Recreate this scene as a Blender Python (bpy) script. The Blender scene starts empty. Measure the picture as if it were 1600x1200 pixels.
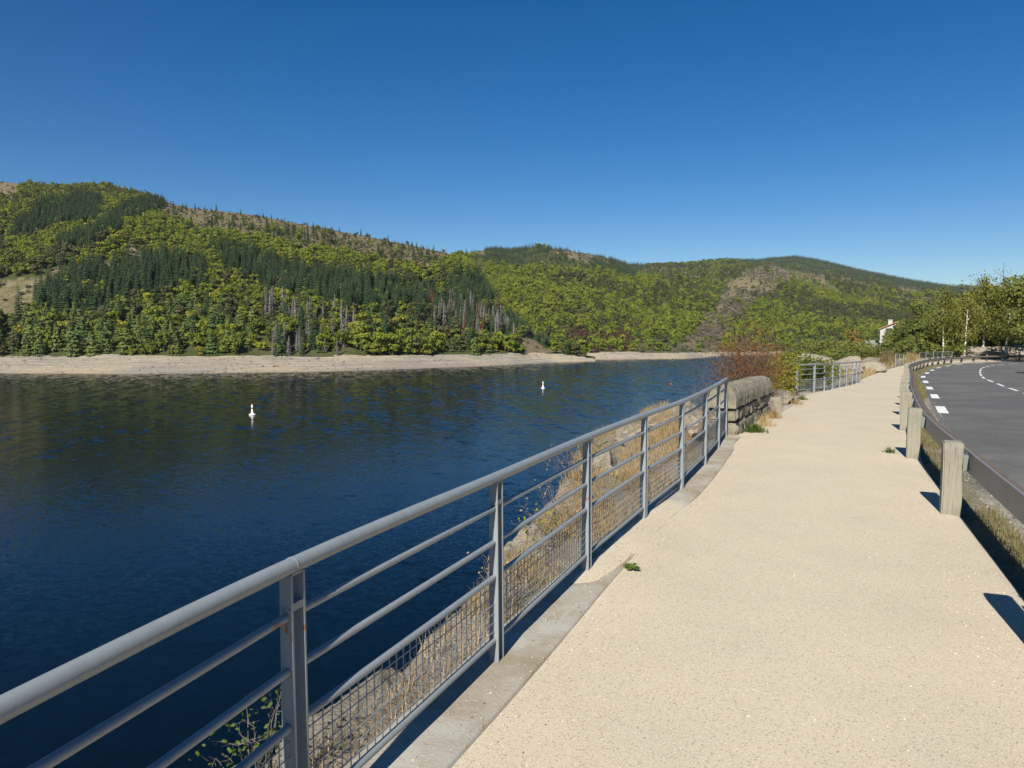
import bpy, bmesh, math, random
import numpy as np
from mathutils import Vector, Matrix, noise as mnoise

random.seed(7)
RNG = np.random.default_rng(11)
S = bpy.context.scene
COL = S.collection
R = math.radians

# ------------------------------------------------------------------ camera numbers (photo 1600 x 1200)
FPX, CAMZ, PITCH = 1109.0, 1.7, R(4.02)
CP, SP = math.cos(PITCH), math.sin(PITCH)
WATER = -10.3


def ray(px, py):
    r, u = (px - 800) / FPX, (600 - py) / FPX
    return r, CP + SP * u, -SP + CP * u


def on_depth(px, py, y):
    r, f, u = ray(px, py)
    k = y / f
    return r * k, y, CAMZ + u * k


def to_px(x, y, z):
    z = z - CAMZ
    f = y * CP - z * SP
    u = y * SP + z * CP
    return 800 + FPX * x / f, 600 - FPX * u / f


# ------------------------------------------------------------------ numpy noise
def _hash(ix, iy, seed):
    h = (ix.astype(np.int64) * 374761393 + iy.astype(np.int64) * 668265263 + seed * 974711) & 0x7FFFFFFF
    h = ((h ^ (h >> 13)) * 1274126177) & 0x7FFFFFFF
    return ((h ^ (h >> 16)) & 0xFFFF) / 65535.0


def vnoise(x, y, seed=0):
    x = np.asarray(x, float); y = np.asarray(y, float)
    ix, iy = np.floor(x), np.floor(y)
    fx, fy = x - ix, y - iy
    fx = fx * fx * (3 - 2 * fx); fy = fy * fy * (3 - 2 * fy)
    a, b = _hash(ix, iy, seed), _hash(ix + 1, iy, seed)
    c, d = _hash(ix, iy + 1, seed), _hash(ix + 1, iy + 1, seed)
    return (a + (b - a) * fx) * (1 - fy) + (c + (d - c) * fx) * fy


def fbm(x, y, oct=4, seed=0):
    s, a, t = 0.0, 1.0, 0.0
    for i in range(oct):
        s = s + a * (vnoise(x * 2 ** i, y * 2 ** i, seed + i * 17) - .5)
        t += a; a *= .5
    return s / t * 2


def sstep(a, b, x):
    t = np.clip((np.asarray(x, float) - a) / (b - a), 0, 1)
    return t * t * (3 - 2 * t)


# ------------------------------------------------------------------ object helpers
def tag(o, label=None, cat=None, group=None, kind=None):
    if label: o['label'] = label
    if cat: o['category'] = cat
    if group: o['group'] = group
    if kind: o['kind'] = kind
    return o


def link(o, parent=None):
    COL.objects.link(o)
    if parent is not None:
        o.parent = parent
        o.matrix_parent_inverse = parent.matrix_world.inverted()
    return o


def empty(name, loc=(0, 0, 0), rz=0.0):
    o = bpy.data.objects.new(name, None)
    o.empty_display_size = .2
    o.matrix_world = Matrix.Translation(loc) @ Matrix.Rotation(rz, 4, 'Z')
    COL.objects.link(o)
    return o


class MB:
    """Collects vertices and faces for ONE mesh."""
    def __init__(s):
        s.v, s.f, s.m = [], [], []

    def add(s, vs, fs, mi=0):
        b = len(s.v)
        s.v.extend([tuple(map(float, p)) for p in vs])
        s.f.extend([tuple(b + i for i in q) for q in fs])
        s.m.extend([mi] * len(fs))

    def box(s, c, half, ax=None, mi=0):
        ax = ax or (Vector((1, 0, 0)), Vector((0, 1, 0)), Vector((0, 0, 1)))
        c = Vector(c)
        vs = []
        for k in range(8):
            vs.append(c + ax[0] * half[0] * (1 if k & 1 else -1) + ax[1] * half[1] * (1 if k & 2 else -1) + ax[2] * half[2] * (1 if k & 4 else -1))
        s.add(vs, [(0, 2, 3, 1), (4, 5, 7, 6), (0, 1, 5, 4), (2, 6, 7, 3), (0, 4, 6, 2), (1, 3, 7, 5)], mi)

    def tube(s, pts, rad, n=10, caps=True, mi=0):
        pts = [Vector(p) for p in pts]
        rads = rad if isinstance(rad, (list, tuple)) else [rad] * len(pts)
        vs, fs = [], []
        prev = None
        for i, p in enumerate(pts):
            t = (pts[min(i + 1, len(pts) - 1)] - pts[max(i - 1, 0)])
            t = t.normalized() if t.length > 1e-9 else Vector((0, 0, 1))
            if prev is None:
                a = t.cross(Vector((0, 0, 1)))
                if a.length < .05: a = t.cross(Vector((1, 0, 0)))
            else:
                a = prev - t * prev.dot(t)
            a.normalize(); prev = a
            b = t.cross(a)
            for k in range(n):
                w = 2 * math.pi * k / n
                vs.append(p + (a * math.cos(w) + b * math.sin(w)) * rads[i])
        for i in range(len(pts) - 1):
            for k in range(n):
                k2 = (k + 1) % n
                fs.append((i * n + k, i * n + k2, (i + 1) * n + k2, (i + 1) * n + k))
        if caps:
            fs.append(tuple(range(n - 1, -1, -1)))
            fs.append(tuple((len(pts) - 1) * n + k for k in range(n)))
        s.add(vs, fs, mi)

    def lathe(s, c, prof, n=16, mi=0):
        c = Vector(c)
        vs, fs = [], []
        for r, z in prof:
            for k in range(n):
                w = 2 * math.pi * k / n
                vs.append(c + Vector((r * math.cos(w), r * math.sin(w), z)))
        for i in range(len(prof) - 1):
            for k in range(n):
                k2 = (k + 1) % n
                fs.append((i * n + k, i * n + k2, (i + 1) * n + k2, (i + 1) * n + k))
        fs.append(tuple(range(n - 1, -1, -1)))
        fs.append(tuple((len(prof) - 1) * n + k for k in range(n)))
        s.add(vs, fs, mi)

    def mesh(s, name, mats, smooth=False):
        me = bpy.data.meshes.new(name)
        me.from_pydata(s.v, [], s.f)
        for m in (mats if isinstance(mats, (list, tuple)) else [mats]):
            me.materials.append(m)
        if any(s.m): me.polygons.foreach_set('material_index', s.m)
        if smooth: me.polygons.foreach_set('use_smooth', [True] * len(me.polygons))
        me.update()
        return me

    def build(s, name, mats, parent=None, smooth=False, auto=None):
        me = s.mesh(name, mats, smooth)
        o = bpy.data.objects.new(name, me)
        link(o, parent)
        if auto is not None:
            me.polygons.foreach_set('use_smooth', [True] * len(me.polygons))
            me.set_sharp_from_angle(angle=R(auto))
        return o


def grid_mesh(name, X, Y, Z, mat, smooth=True, flip=False):
    n, m = X.shape
    V = np.stack([X.ravel(), Y.ravel(), Z.ravel()], 1)
    idx = np.arange(n * m).reshape(n, m)
    F = np.stack([idx[:-1, :-1], idx[1:, :-1], idx[1:, 1:], idx[:-1, 1:]], -1).reshape(-1, 4)
    if flip: F = F[:, ::-1]
    me = bpy.data.meshes.new(name)
    me.vertices.add(len(V)); me.vertices.foreach_set('co', V.ravel())
    me.loops.add(F.size); me.loops.foreach_set('vertex_index', F.ravel().astype(np.int32))
    me.polygons.add(len(F)); me.polygons.foreach_set('loop_start', (np.arange(len(F)) * 4).astype(np.int32))
    me.update(calc_edges=True); me.validate()
    if smooth: me.polygons.foreach_set('use_smooth', [True] * len(F))
    me.materials.append(mat)
    o = bpy.data.objects.new(name, me)
    COL.objects.link(o)
    return o


# ------------------------------------------------------------------ material helpers
def new_mat(name):
    m = bpy.data.materials.new(name); m.use_nodes = True
    nt = m.node_tree
    return m, nt, nt.nodes['Principled BSDF']


def N(nt, typ, **kw):
    n = nt.nodes.new(typ)
    for k, v in kw.items():
        if k in n.inputs.keys(): n.inputs[k].default_value = v
        else: setattr(n, k, v)
    return n


def ramp(nt, fac, stops, interp='LINEAR'):
    n = nt.nodes.new('ShaderNodeValToRGB')
    n.color_ramp.interpolation = interp
    e = n.color_ramp.elements
    while len(e) < len(stops): e.new(.5)
    for el, (p, c) in zip(e, stops):
        el.position = p; el.color = (*c, 1) if len(c) == 3 else c
    nt.links.new(fac, n.inputs[0])
    return n.outputs[0]


def mixc(nt, fac, a, b, mode='MIX'):
    n = nt.nodes.new('ShaderNodeMix'); n.data_type = 'RGBA'; n.blend_type = mode
    for sock, v in ((n.inputs[0], fac), (n.inputs[6], a), (n.inputs[7], b)):
        if isinstance(v, (int, float)): sock.default_value = v
        elif isinstance(v, tuple): sock.default_value = (*v, 1) if len(v) == 3 else v
        else: nt.links.new(v, sock)
    return n.outputs[2]


def math_n(nt, op, a, b=0.0, clamp=False):
    n = nt.nodes.new('ShaderNodeMath'); n.operation = op; n.use_clamp = clamp
    for sock, v in ((n.inputs[0], a), (n.inputs[1], b)):
        if isinstance(v, (int, float)): sock.default_value = v
        else: nt.links.new(v, sock)
    return n.outputs[0]


def coords(nt, which='Object', scale=(1, 1, 1)):
    tc = nt.nodes.new('ShaderNodeTexCoord')
    mp = nt.nodes.new('ShaderNodeMapping'); mp.inputs['Scale'].default_value = scale
    nt.links.new(tc.outputs[which], mp.inputs[0])
    return mp.outputs[0]


def geo_pos(nt, scale=(1, 1, 1)):
    g = nt.nodes.new('ShaderNodeNewGeometry')
    mp = nt.nodes.new('ShaderNodeMapping'); mp.inputs['Scale'].default_value = scale
    nt.links.new(g.outputs['Position'], mp.inputs[0])
    return mp.outputs[0]


def noise_t(nt, vec, scale, detail=4, rough=.5, dist=0.0):
    n = nt.nodes.new('ShaderNodeTexNoise')
    n.inputs['Scale'].default_value = scale; n.inputs['Detail'].default_value = detail
    n.inputs['Roughness'].default_value = rough; n.inputs['Distortion'].default_value = dist
    nt.links.new(vec, n.inputs['Vector'])
    return n.outputs[0]


def voro(nt, vec, scale, feat='F1', out='Distance'):
    n = nt.nodes.new('ShaderNodeTexVoronoi'); n.feature = feat
    n.inputs['Scale'].default_value = scale
    nt.links.new(vec, n.inputs['Vector'])
    return n.outputs[out]


def bump(nt, bsdf, h, strength=.5, dist=.02):
    b = nt.nodes.new('ShaderNodeBump')
    b.inputs['Strength'].default_value = strength; b.inputs['Distance'].default_value = dist
    nt.links.new(h, b.inputs['Height']); nt.links.new(b.outputs[0], bsdf.inputs['Normal'])


def setc(nt, bsdf, c, rough=.8, spec=.3):
    if isinstance(c, tuple): bsdf.inputs['Base Color'].default_value = (*c, 1)
    else: nt.links.new(c, bsdf.inputs['Base Color'])
    bsdf.inputs['Roughness'].default_value = rough
    bsdf.inputs['Specular IOR Level'].default_value = spec


def speckled(name, base, dark, pale, scale, rough=.9, bmp=.3, stain=None, bdist=.01):
    m, nt, b = new_mat(name)
    P = geo_pos(nt)
    big = math_n(nt, 'ADD', math_n(nt, 'MULTIPLY', noise_t(nt, P, 1.3, 6, .65), .55), math_n(nt, 'MULTIPLY', noise_t(nt, P, .32, 4, .6), .45))
    c = mixc(nt, ramp(nt, big, [(.34, (0,) * 3), (.66, (1,) * 3)]), tuple(x * .90 for x in base), tuple(min(1, x * 1.05) for x in base))
    vc = voro(nt, P, scale, out='Color')
    sep = nt.nodes.new('ShaderNodeSeparateColor'); nt.links.new(vc, sep.inputs[0])
    c = mixc(nt, ramp(nt, sep.outputs[0], [(.0, (.9,) * 3), (.1, (.55,) * 3), (.16, (0,) * 3), (1, (0,) * 3)]), c, dark)
    c = mixc(nt, ramp(nt, sep.outputs[1], [(0, (0,) * 3), (.82, (0,) * 3), (.92, (.6,) * 3), (1, (.9,) * 3)]), c, pale)
    if stain:
        st = noise_t(nt, P, .55, 6, .65)
        c = mixc(nt, ramp(nt, st, [(.45, (0,) * 3), (.62, (.8,) * 3)]), c, stain)
    setc(nt, b, c, rough, .2)
    h = math_n(nt, 'ADD', voro(nt, P, scale), noise_t(nt, P, scale * .4, 3))
    bump(nt, b, h, bmp, bdist)
    return m


M = {}
M['gravel'] = speckled('gravel', (.485, .415, .305), (.24, .19, .135), (.58, .505, .39), 185, .95, .22, None, .004)
M['asphalt'] = speckled('asphalt', (.098, .096, .091), (.05, .049, .046), (.16, .157, .15), 60, .9, .35, (.140, .134, .122), .01)
M['road_edge'] = speckled('road_edge', (.24, .22, .17), (.08, .07, .05), (.42, .40, .36), 40, .95, .7, (.11, .10, .07), .02)


def mk_concrete():
    m, nt, b = new_mat('concrete')
    P = geo_pos(nt)
    c = mixc(nt, noise_t(nt, P, 3, 6, .65), (.29, .27, .225), (.44, .415, .355))
    c = mixc(nt, ramp(nt, noise_t(nt, P, 1.1, 5, .7), [(.42, (0,) * 3), (.6, (.85,) * 3)]), c, (.25, .195, .125))
    c = mixc(nt, ramp(nt, voro(nt, P, 70), [(0, (.6,) * 3), (.18, (0,) * 3)]), c, (.45, .39, .3))
    setc(nt, b, c, .9, .2)
    bump(nt, b, noise_t(nt, P, 60, 5, .7), .5, .01)
    return m


M['concrete'] = mk_concrete()


def mk_paint(name, col, rust=True, rough=.42, metal=.0):
    m, nt, b = new_mat(name)
    P = geo_pos(nt)
    c = mixc(nt, noise_t(nt, P, 5, 5, .6), tuple(x * .85 for x in col), tuple(x * 1.1 for x in col))
    c = mixc(nt, ramp(nt, noise_t(nt, geo_pos(nt, (1, 1, .35)), 22, 4, .7), [(.5, (0,) * 3), (.75, (.3,) * 3)]), c, tuple(x * .55 for x in col))
    if rust:
        c = mixc(nt, ramp(nt, noise_t(nt, P, 8.3, 3, .55), [(.69, (0,) * 3), (.71, (.9,) * 3)]), c, (.22, .085, .035))
    setc(nt, b, c, rough, .5)
    b.inputs['Metallic'].default_value = metal
    bump(nt, b, noise_t(nt, P, 120, 3), .08, .003)
    return m


M['fence'] = mk_paint('fence_paint', (.215, .235, .242))
M['steel'] = mk_paint('galvanised_steel', (.20, .205, .205), True, .5, .25)
M['line'] = mk_paint('road_paint', (.70, .70, .68), False, .7)
_nt = M['line'].node_tree; _b = _nt.nodes['Principled BSDF']
_old = _b.inputs['Base Color'].links[0].from_socket
setc(_nt, _b, mixc(_nt, ramp(_nt, noise_t(_nt, geo_pos(_nt), 9, 7, .75), [(.52, (0,) * 3), (.64, (.85,) * 3)]), _old, (.13, .125, .12)), .8, .3)


def mk_wood(name, a, bcol, dark):
    m, nt, b = new_mat(name)
    P = coords(nt, 'Object', (14, 14, 1.1))
    w = noise_t(nt, P, 3.2, 7, .65, .6)
    c = mixc(nt, w, a, bcol)
    c = mixc(nt, ramp(nt, noise_t(nt, coords(nt, 'Object', (40, 40, 1.6)), 2.5, 4, .6), [(.54, (0,) * 3), (.66, (.75,) * 3)]), c, dark)
    c = mixc(nt, ramp(nt, noise_t(nt, coords(nt, 'Object'), 4, 4, .6), [(.5, (0,) * 3), (.7, (.5,) * 3)]), c, tuple(x * .65 for x in a))
    setc(nt, b, c, .85, .2)
    bump(nt, b, w, .5, .008)
    return m


M['timber'] = mk_wood('weathered_timber', (.195, .178, .135), (.295, .272, .215), (.12, .105, .08))
M['log'] = mk_wood('dark_log', (.10, .075, .055), (.17, .135, .105), (.05, .037, .028))


def mk_rock(name, a, bcol, crev, lichen=None, sc=1.0):
    m, nt, b = new_mat(name)
    P = geo_pos(nt)
    n1 = noise_t(nt, P, 1.7 * sc, 8, .65)
    c = mixc(nt, ramp(nt, n1, [(.32, (0,) * 3), (.68, (1,) * 3)]), a, bcol)
    n2 = noise_t(nt, P, 9 * sc, 8, .7)
    c = mixc(nt, ramp(nt, n2, [(.28, (.85,) * 3), (.44, (0,) * 3)]), c, crev)
    if lichen:
        c = mixc(nt, ramp(nt, noise_t(nt, P, 4.5 * sc, 6, .7), [(.52, (0,) * 3), (.62, (.7,) * 3)]), c, lichen)
    setc(nt, b, c, .92, .2)
    bump(nt, b, math_n(nt, 'ADD', n2, noise_t(nt, P, 38 * sc, 5, .7)), .8, .05 / sc)
    return m


M['rock'] = mk_rock('pale_rock', (.235, .195, .145), (.36, .315, .245), (.10, .08, .055), (.21, .185, .125))
M['stone'] = mk_rock('wall_stone', (.135, .118, .088), (.285, .25, .185), (.05, .042, .033), (.26, .245, .17), 3.2)
M['shore'] = None


def mk_bank():
    m, nt, b = new_mat('bank_soil')
    P = geo_pos(nt)
    n1 = noise_t(nt, P, .9, 7, .65)
    c = mixc(nt, ramp(nt, n1, [(.35, (0,) * 3), (.62, (1,) * 3)]), (.22, .165, .10), (.36, .31, .245))
    c = mixc(nt, ramp(nt, noise_t(nt, P, 3.5, 8, .7), [(.3, (.8,) * 3), (.46, (0,) * 3)]), c, (.10, .08, .05))
    c = mixc(nt, ramp(nt, noise_t(nt, P, .33, 5, .6), [(.5, (0,) * 3), (.66, (.55,) * 3)]), c, (.12, .115, .05))
    setc(nt, b, c, .95, .15)
    bump(nt, b, math_n(nt, 'ADD', noise_t(nt, P, 6, 8, .7), noise_t(nt, P, 30, 4, .7)), .9, .08)
    return m


M['bank'] = mk_bank()


def mk_ground():
    m, nt, b = new_mat('verge_ground')
    P = geo_pos(nt)
    c = mixc(nt, noise_t(nt, P, 1.2, 6, .65), (.10, .09, .045), (.24, .20, .12))
    c = mixc(nt, ramp(nt, noise_t(nt, P, 14, 5, .7), [(.4, (0,) * 3), (.65, (.7,) * 3)]), c, (.30, .27, .19))
    setc(nt, b, c, .95, .15)
    bump(nt, b, noise_t(nt, P, 30, 5, .7), .9, .04)
    return m


M['ground'] = mk_ground()


def mk_hill():
    m, nt, b = new_mat('hill_ground')
    P = geo_pos(nt)
    n1 = noise_t(nt, P, .035, 6, .6)
    c = mixc(nt, ramp(nt, n1, [(.38, (0,) * 3), (.62, (1,) * 3)]), (.175, .125, .075), (.115, .105, .045))
    c = mixc(nt, ramp(nt, noise_t(nt, P, .16, 6, .7), [(.42, (0,) * 3), (.66, (.8,) * 3)]), c, (.235, .185, .125))
    c = mixc(nt, ramp(nt, noise_t(nt, P, .45, 4, .7), [(.5, (0,) * 3), (.62, (.7,) * 3)]), c, (.07, .065, .03))
    at = nt.nodes.new('ShaderNodeAttribute'); at.attribute_name = 'wood'
    fl = mixc(nt, noise_t(nt, P, .3, 5, .7), (.030, .038, .012), (.075, .085, .026))
    c = mixc(nt, at.outputs['Fac'], c, fl)
    setc(nt, b, c, .95, .1)
    bump(nt, b, noise_t(nt, P, .5, 6, .7), 1, .8)
    return m


M['hill'] = mk_hill()


def mk_shore():
    m, nt, b = new_mat('bare_shore')
    P = geo_pos(nt)
    strata = noise_t(nt, geo_pos(nt, (.02, .02, 2.2)), 2.0, 5, .7, .4)
    strata = ramp(nt, strata, [(.36, (0,) * 3), (.64, (1,) * 3)])
    c = mixc(nt, strata, (.20, .175, .135), (.315, .28, .225))
    c = mixc(nt, ramp(nt, noise_t(nt, P, .03, 5, .6), [(.45, (0,) * 3), (.62, (.8,) * 3)]), c, (.36, .285, .195))
    c = mixc(nt, ramp(nt, noise_t(nt, P, .35, 7, .75), [(.32, (.8,) * 3), (.45, (0,) * 3)]), c, (.17, .145, .11))
    sep = nt.nodes.new('ShaderNodeSeparateXYZ'); g = nt.nodes.new('ShaderNodeNewGeometry')
    nt.links.new(g.outputs['Position'], sep.inputs[0])
    wet = ramp(nt, math_n(nt, 'ADD', math_n(nt, 'MULTIPLY', sep.outputs[2], 1.0), 10.3), [(.0, (.75,) * 3), (.35, (0,) * 3)])
    c = mixc(nt, wet, c, (.16, .125, .085))
    setc(nt, b, c, .9, .15)
    bump(nt, b, noise_t(nt, P, .8, 7, .7), .9, .5)
    return m


M['shore'] = mk_shore()


def mk_leaf(name, cols, trans=.34, rough=.6, size=.18):
    """leaf colour from a ramp driven by per-tree random + per-clump random"""
    m, nt, b = new_mat(name)
    oi = nt.nodes.new('ShaderNodeObjectInfo')
    g = nt.nodes.new('ShaderNodeNewGeometry')
    f = math_n(nt, 'ADD', math_n(nt, 'MULTIPLY', oi.outputs['Random'], .72), math_n(nt, 'MULTIPLY', g.outputs['Random Per Island'], .28))
    stops = [(i / max(1, len(cols) - 1), c) for i, c in enumerate(cols)]
    c = ramp(nt, f, stops)
    setc(nt, b, c, rough, .15)
    tr = nt.nodes.new('ShaderNodeBsdfTranslucent')
    nt.links.new(mixc(nt, .5, c, tuple(x for x in cols[-1])), tr.inputs[0])
    mx = nt.nodes.new('ShaderNodeMixShader'); mx.inputs[0].default_value = trans
    nt.links.new(b.outputs[0], mx.inputs[1]); nt.links.new(tr.outputs[0], mx.inputs[2])
    nt.links.new(mx.outputs[0], nt.nodes['Material Output'].inputs[0])
    return m


M['broadleaf'] = mk_leaf('broadleaf', [(0.070, 0.099, 0.020), (0.133, 0.167, 0.020), (0.164, 0.207, 0.022), (0.195, 0.223, 0.025), (0.289, 0.262, 0.025)])
M['heather_leaf'] = mk_leaf('heather_leaf', [(.070, .042, .028), (.105, .056, .036), (.12, .075, .045)])
M['scrub_twig'] = mk_leaf('scrub_twig', [(.075, .075, .04), (.125, .105, .075), (.16, .135, .105)], .1)
M['dull_leaf'] = mk_leaf('dull_leaf', [(.050, .066, .024), (.075, .090, .028), (.088, .094, .032), (.105, .096, .038), (.10, .080, .042)])
M['olive_leaf'] = mk_leaf('olive_leaf', [(0.075, 0.099, 0.025), (0.127, 0.145, 0.034), (0.148, 0.173, 0.037), (0.178, 0.194, 0.040), (0.203, 0.184, 0.046)])
M['needle'] = mk_leaf('needle', [(.020, .036, .016), (.028, .050, .019), (.036, .060, .022), (.050, .074, .026)], .08)
M['pine_needle'] = mk_leaf('pine_needle', [(0.055, 0.080, 0.023), (0.077, 0.109, 0.029), (0.103, 0.132, 0.031), (0.124, 0.149, 0.036)], .1)
M['rust_needle'] = mk_leaf('rust_needle', [(.16, .05, .03), (.20, .07, .04)], .1)
M['grey_twig'] = mk_leaf('grey_twig', [(0.136, 0.119, 0.105), (0.176, 0.164, 0.151), (0.216, 0.205, 0.189)], .05)
M['shrub_leaf'] = mk_leaf('shrub_leaf', [(0.060, 0.069, 0.030), (0.102, 0.094, 0.042), (0.120, 0.106, 0.060), (0.156, 0.125, 0.066)], .1)
M['birch_leaf'] = mk_leaf('birch_leaf', [(0.094, 0.109, 0.023), (0.156, 0.163, 0.032), (0.187, 0.194, 0.037), (0.234, 0.217, 0.043), (0.265, 0.209, 0.051)], .35)
M['edge_leaf'] = mk_leaf('edge_leaf', [(.055, .075, .016), (.090, .115, .022), (.125, .145, .028), (.17, .175, .04)], .35)
M['yellow_leaf'] = mk_leaf('yellow_leaf', [(.10, .13, .018), (.20, .21, .022), (.30, .28, .03), (.34, .29, .03)], .35)
M['rusty_leaf'] = mk_leaf('rusty_leaf', [(.13, .055, .022), (.22, .095, .028), (.25, .125, .032), (.16, .14, .03)], .3)
M['weed'] = mk_leaf('weed', [(.05, .085, .015), (.075, .12, .02), (.10, .14, .03)], .3)
M['straw'] = mk_leaf('straw', [(.27, .185, .085), (.38, .275, .135), (.46, .36, .20)], .3)
M['verge_grass'] = mk_leaf('verge_grass', [(.06, .085, .02), (.10, .115, .03), (.20, .17, .07), (.26, .20, .10)], .3)


def mk_pebble():
    m, nt, b = new_mat('pebble')
    g = nt.nodes.new('ShaderNodeNewGeometry')
    c = ramp(nt, g.outputs['Random Per Island'], [(0, (.10, .08, .06)), (.3, (.22, .175, .12)), (.55, (.42, .35, .25)), (.9, (.56, .48, .36)), (1, (.60, .55, .46))])
    setc(nt, b, c, .85, .25)
    return m


M['pebble'] = mk_pebble()


def mk_bark(name, a, d, stripes=False):
    m, nt, b = new_mat(name)
    if stripes:
        n = noise_t(nt, coords(nt, 'Object', (1.5, 1.5, 5)), 1.6, 5, .65, .3)
        c = mixc(nt, ramp(nt, n, [(.42, (1,) * 3), (.54, (0,) * 3)]), a, d)
    else:
        c = mixc(nt, noise_t(nt, coords(nt, 'Object', (8, 8, 1.5)), 2.5, 5, .65), d, a)
    setc(nt, b, c, .85, .2)
    return m


M['birch_bark'] = mk_bark('birch_bark', (.62, .59, .53), (.10, .085, .07), True)
M['bark'] = mk_bark('bark', (.13, .105, .08), (.05, .04, .03))
M['twig'] = mk_bark('twig', (.20, .17, .145), (.11, .09, .075))


def flat(name, c, rough=.6, spec=.4):
    m, nt, b = new_mat(name)
    P = geo_pos(nt)
    setc(nt, b, mixc(nt, noise_t(nt, P, 3, 5, .6), tuple(x * .85 for x in c), tuple(min(1, x * 1.08) for x in c)), rough, spec)
    return m


M['white'] = flat('white_render', (.40, .385, .355))
M['cream'] = flat('cream_render', (.62, .55, .42))
M['terracotta'] = flat('terracotta', (.42, .19, .10))
M['slate'] = flat('slate_roof', (.20, .20, .17))
M['glass'] = flat('window_glass', (.03, .04, .05), .15, .6)
M['buoy_white'] = flat('buoy_white', (.80, .80, .78), .4)
M['buoy_red'] = flat('buoy_red', (.50, .05, .035), .4)
M['metal_dark'] = flat('dark_metal', (.08, .08, .085), .5)


def mk_water():
    m, nt, b = new_mat('lake_water')
    setc(nt, b, (.0010, .0042, .0070), .10, .5)
    b.inputs['IOR'].default_value = 1.28
    def slopes(sc, k):
        n = nt.nodes.new('ShaderNodeTexNoise'); n.inputs['Scale'].default_value = 1; n.inputs['Detail'].default_value = 3; n.inputs['Roughness'].default_value = .6
        nt.links.new(geo_pos(nt, sc), n.inputs['Vector'])
        v = nt.nodes.new('ShaderNodeVectorMath'); v.operation = 'SUBTRACT'; nt.links.new(n.outputs['Color'], v.inputs[0]); v.inputs[1].default_value = (.5, .5, .5)
        u = nt.nodes.new('ShaderNodeVectorMath'); u.operation = 'MULTIPLY'; nt.links.new(v.outputs[0], u.inputs[0]); u.inputs[1].default_value = (k * .6, k, 0)
        return u.outputs[0]
    a = nt.nodes.new('ShaderNodeVectorMath'); a.operation = 'ADD'
    nt.links.new(slopes((1.6, 2.6, 1), .16), a.inputs[0]); nt.links.new(slopes((5, 8, 1), .26), a.inputs[1])
    gust = ramp(nt, noise_t(nt, geo_pos(nt, (.012, .035, 1)), 1, 4, .6), [(.3, (.6,) * 3), (.7, (1.1,) * 3)])
    g = nt.nodes.new('ShaderNodeVectorMath'); g.operation = 'MULTIPLY'; nt.links.new(a.outputs[0], g.inputs[0]); nt.links.new(gust, g.inputs[1])
    w = nt.nodes.new('ShaderNodeVectorMath'); w.operation = 'ADD'; nt.links.new(g.outputs[0], w.inputs[0]); w.inputs[1].default_value = (0, 0, 1)
    nn = nt.nodes.new('ShaderNodeVectorMath'); nn.operation = 'NORMALIZE'; nt.links.new(w.outputs[0], nn.inputs[0])
    nt.links.new(nn.outputs[0], b.inputs['Normal'])
    return m


M['water'] = mk_water()


# ------------------------------------------------------------------ plan curves
def spline(pts, step=.1):
    P = np.array(pts, float)
    P = np.vstack([2 * P[0] - P[1], P, 2 * P[-1] - P[-2]])
    out = []
    for i in range(1, len(P) - 2):
        p0, p1, p2, p3 = P[i - 1:i + 3]
        n = max(2, int(np.linalg.norm(p2 - p1) / step))
        t = np.linspace(0, 1, n, endpoint=False)[:, None]
        out.append(.5 * ((2 * p1) + (-p0 + p2) * t + (2 * p0 - 5 * p1 + 4 * p2 - p3) * t ** 2 + (-p0 + 3 * p1 - 3 * p2 + p3) * t ** 3))
    out.append(P[-2:-1])
    return np.vstack(out)


FENCE = [(-2.1, -2.1), (-1.64, -.66), (-1.17, .76), (-.69, 2.18), (-.08, 3.56), (.53, 4.95), (1.19, 6.33), (1.83, 7.6), (2.48, 9.06), (3.04, 10.4), (3.5, 11.57)]
Lpts = [(-4.6, -9), (-2.75, -4)] + FENCE + [(5.65, 15.8), (7.5, 19.4), (9.6, 23.6), (12.5, 28.1), (16.4, 33.7), (19.6, 39), (25.2, 48), (31.8, 58.2), (37, 65.5), (42, 71), (48, 76), (57, 81.5), (70, 86)]
Gpts = [(-2.2, -8), (-.4, -3.6), (1.05, -.4), (2.6, 3.05), (4.17, 6.66), (5.65, 9.95), (7.7, 13.86), (10.2, 18.4), (14.2, 25.5), (19.2, 34.5), (23.1, 41.5), (28.2, 49.5), (33.6, 57.5), (38.6, 64), (43, 69), (48.3, 73.4), (54, 77), (63, 80.8), (76, 84.5)]
LC, GC = spline(Lpts), spline(Gpts)


def zroad(y):
    return np.interp(y, [-50, 11, 14, 33, 54, 70, 90, 400], [0, 0, -.03, -.55, -.88, -1.12, -1.25, -1.25])


def zr1(y): return float(zroad(y))


def frames(C):
    T = np.gradient(C, axis=0); T /= np.linalg.norm(T, axis=1)[:, None]
    Nr = np.stack([T[:, 1], -T[:, 0]], 1)          # to the right
    s = np.concatenate([[0], np.cumsum(np.linalg.norm(np.diff(C, axis=0), axis=1))])
    return T, Nr, s


LT, LN, LS = frames(LC)
GT, GN, GS = frames(GC)


def resamp(C, s_arr, s):
    return np.stack([np.interp(s, s_arr, C[:, 0]), np.interp(s, s_arr, C[:, 1])], -1)


def frame_at(C, T, Nr, s_arr, s):
    p = resamp(C, s_arr, np.array([s]))[0]
    i = min(len(C) - 1, int(np.searchsorted(s_arr, s)))
    return p, T[i], Nr[i]


def s_at_y(C, s_arr, y): return float(np.interp(y, C[:, 1], s_arr))


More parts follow.
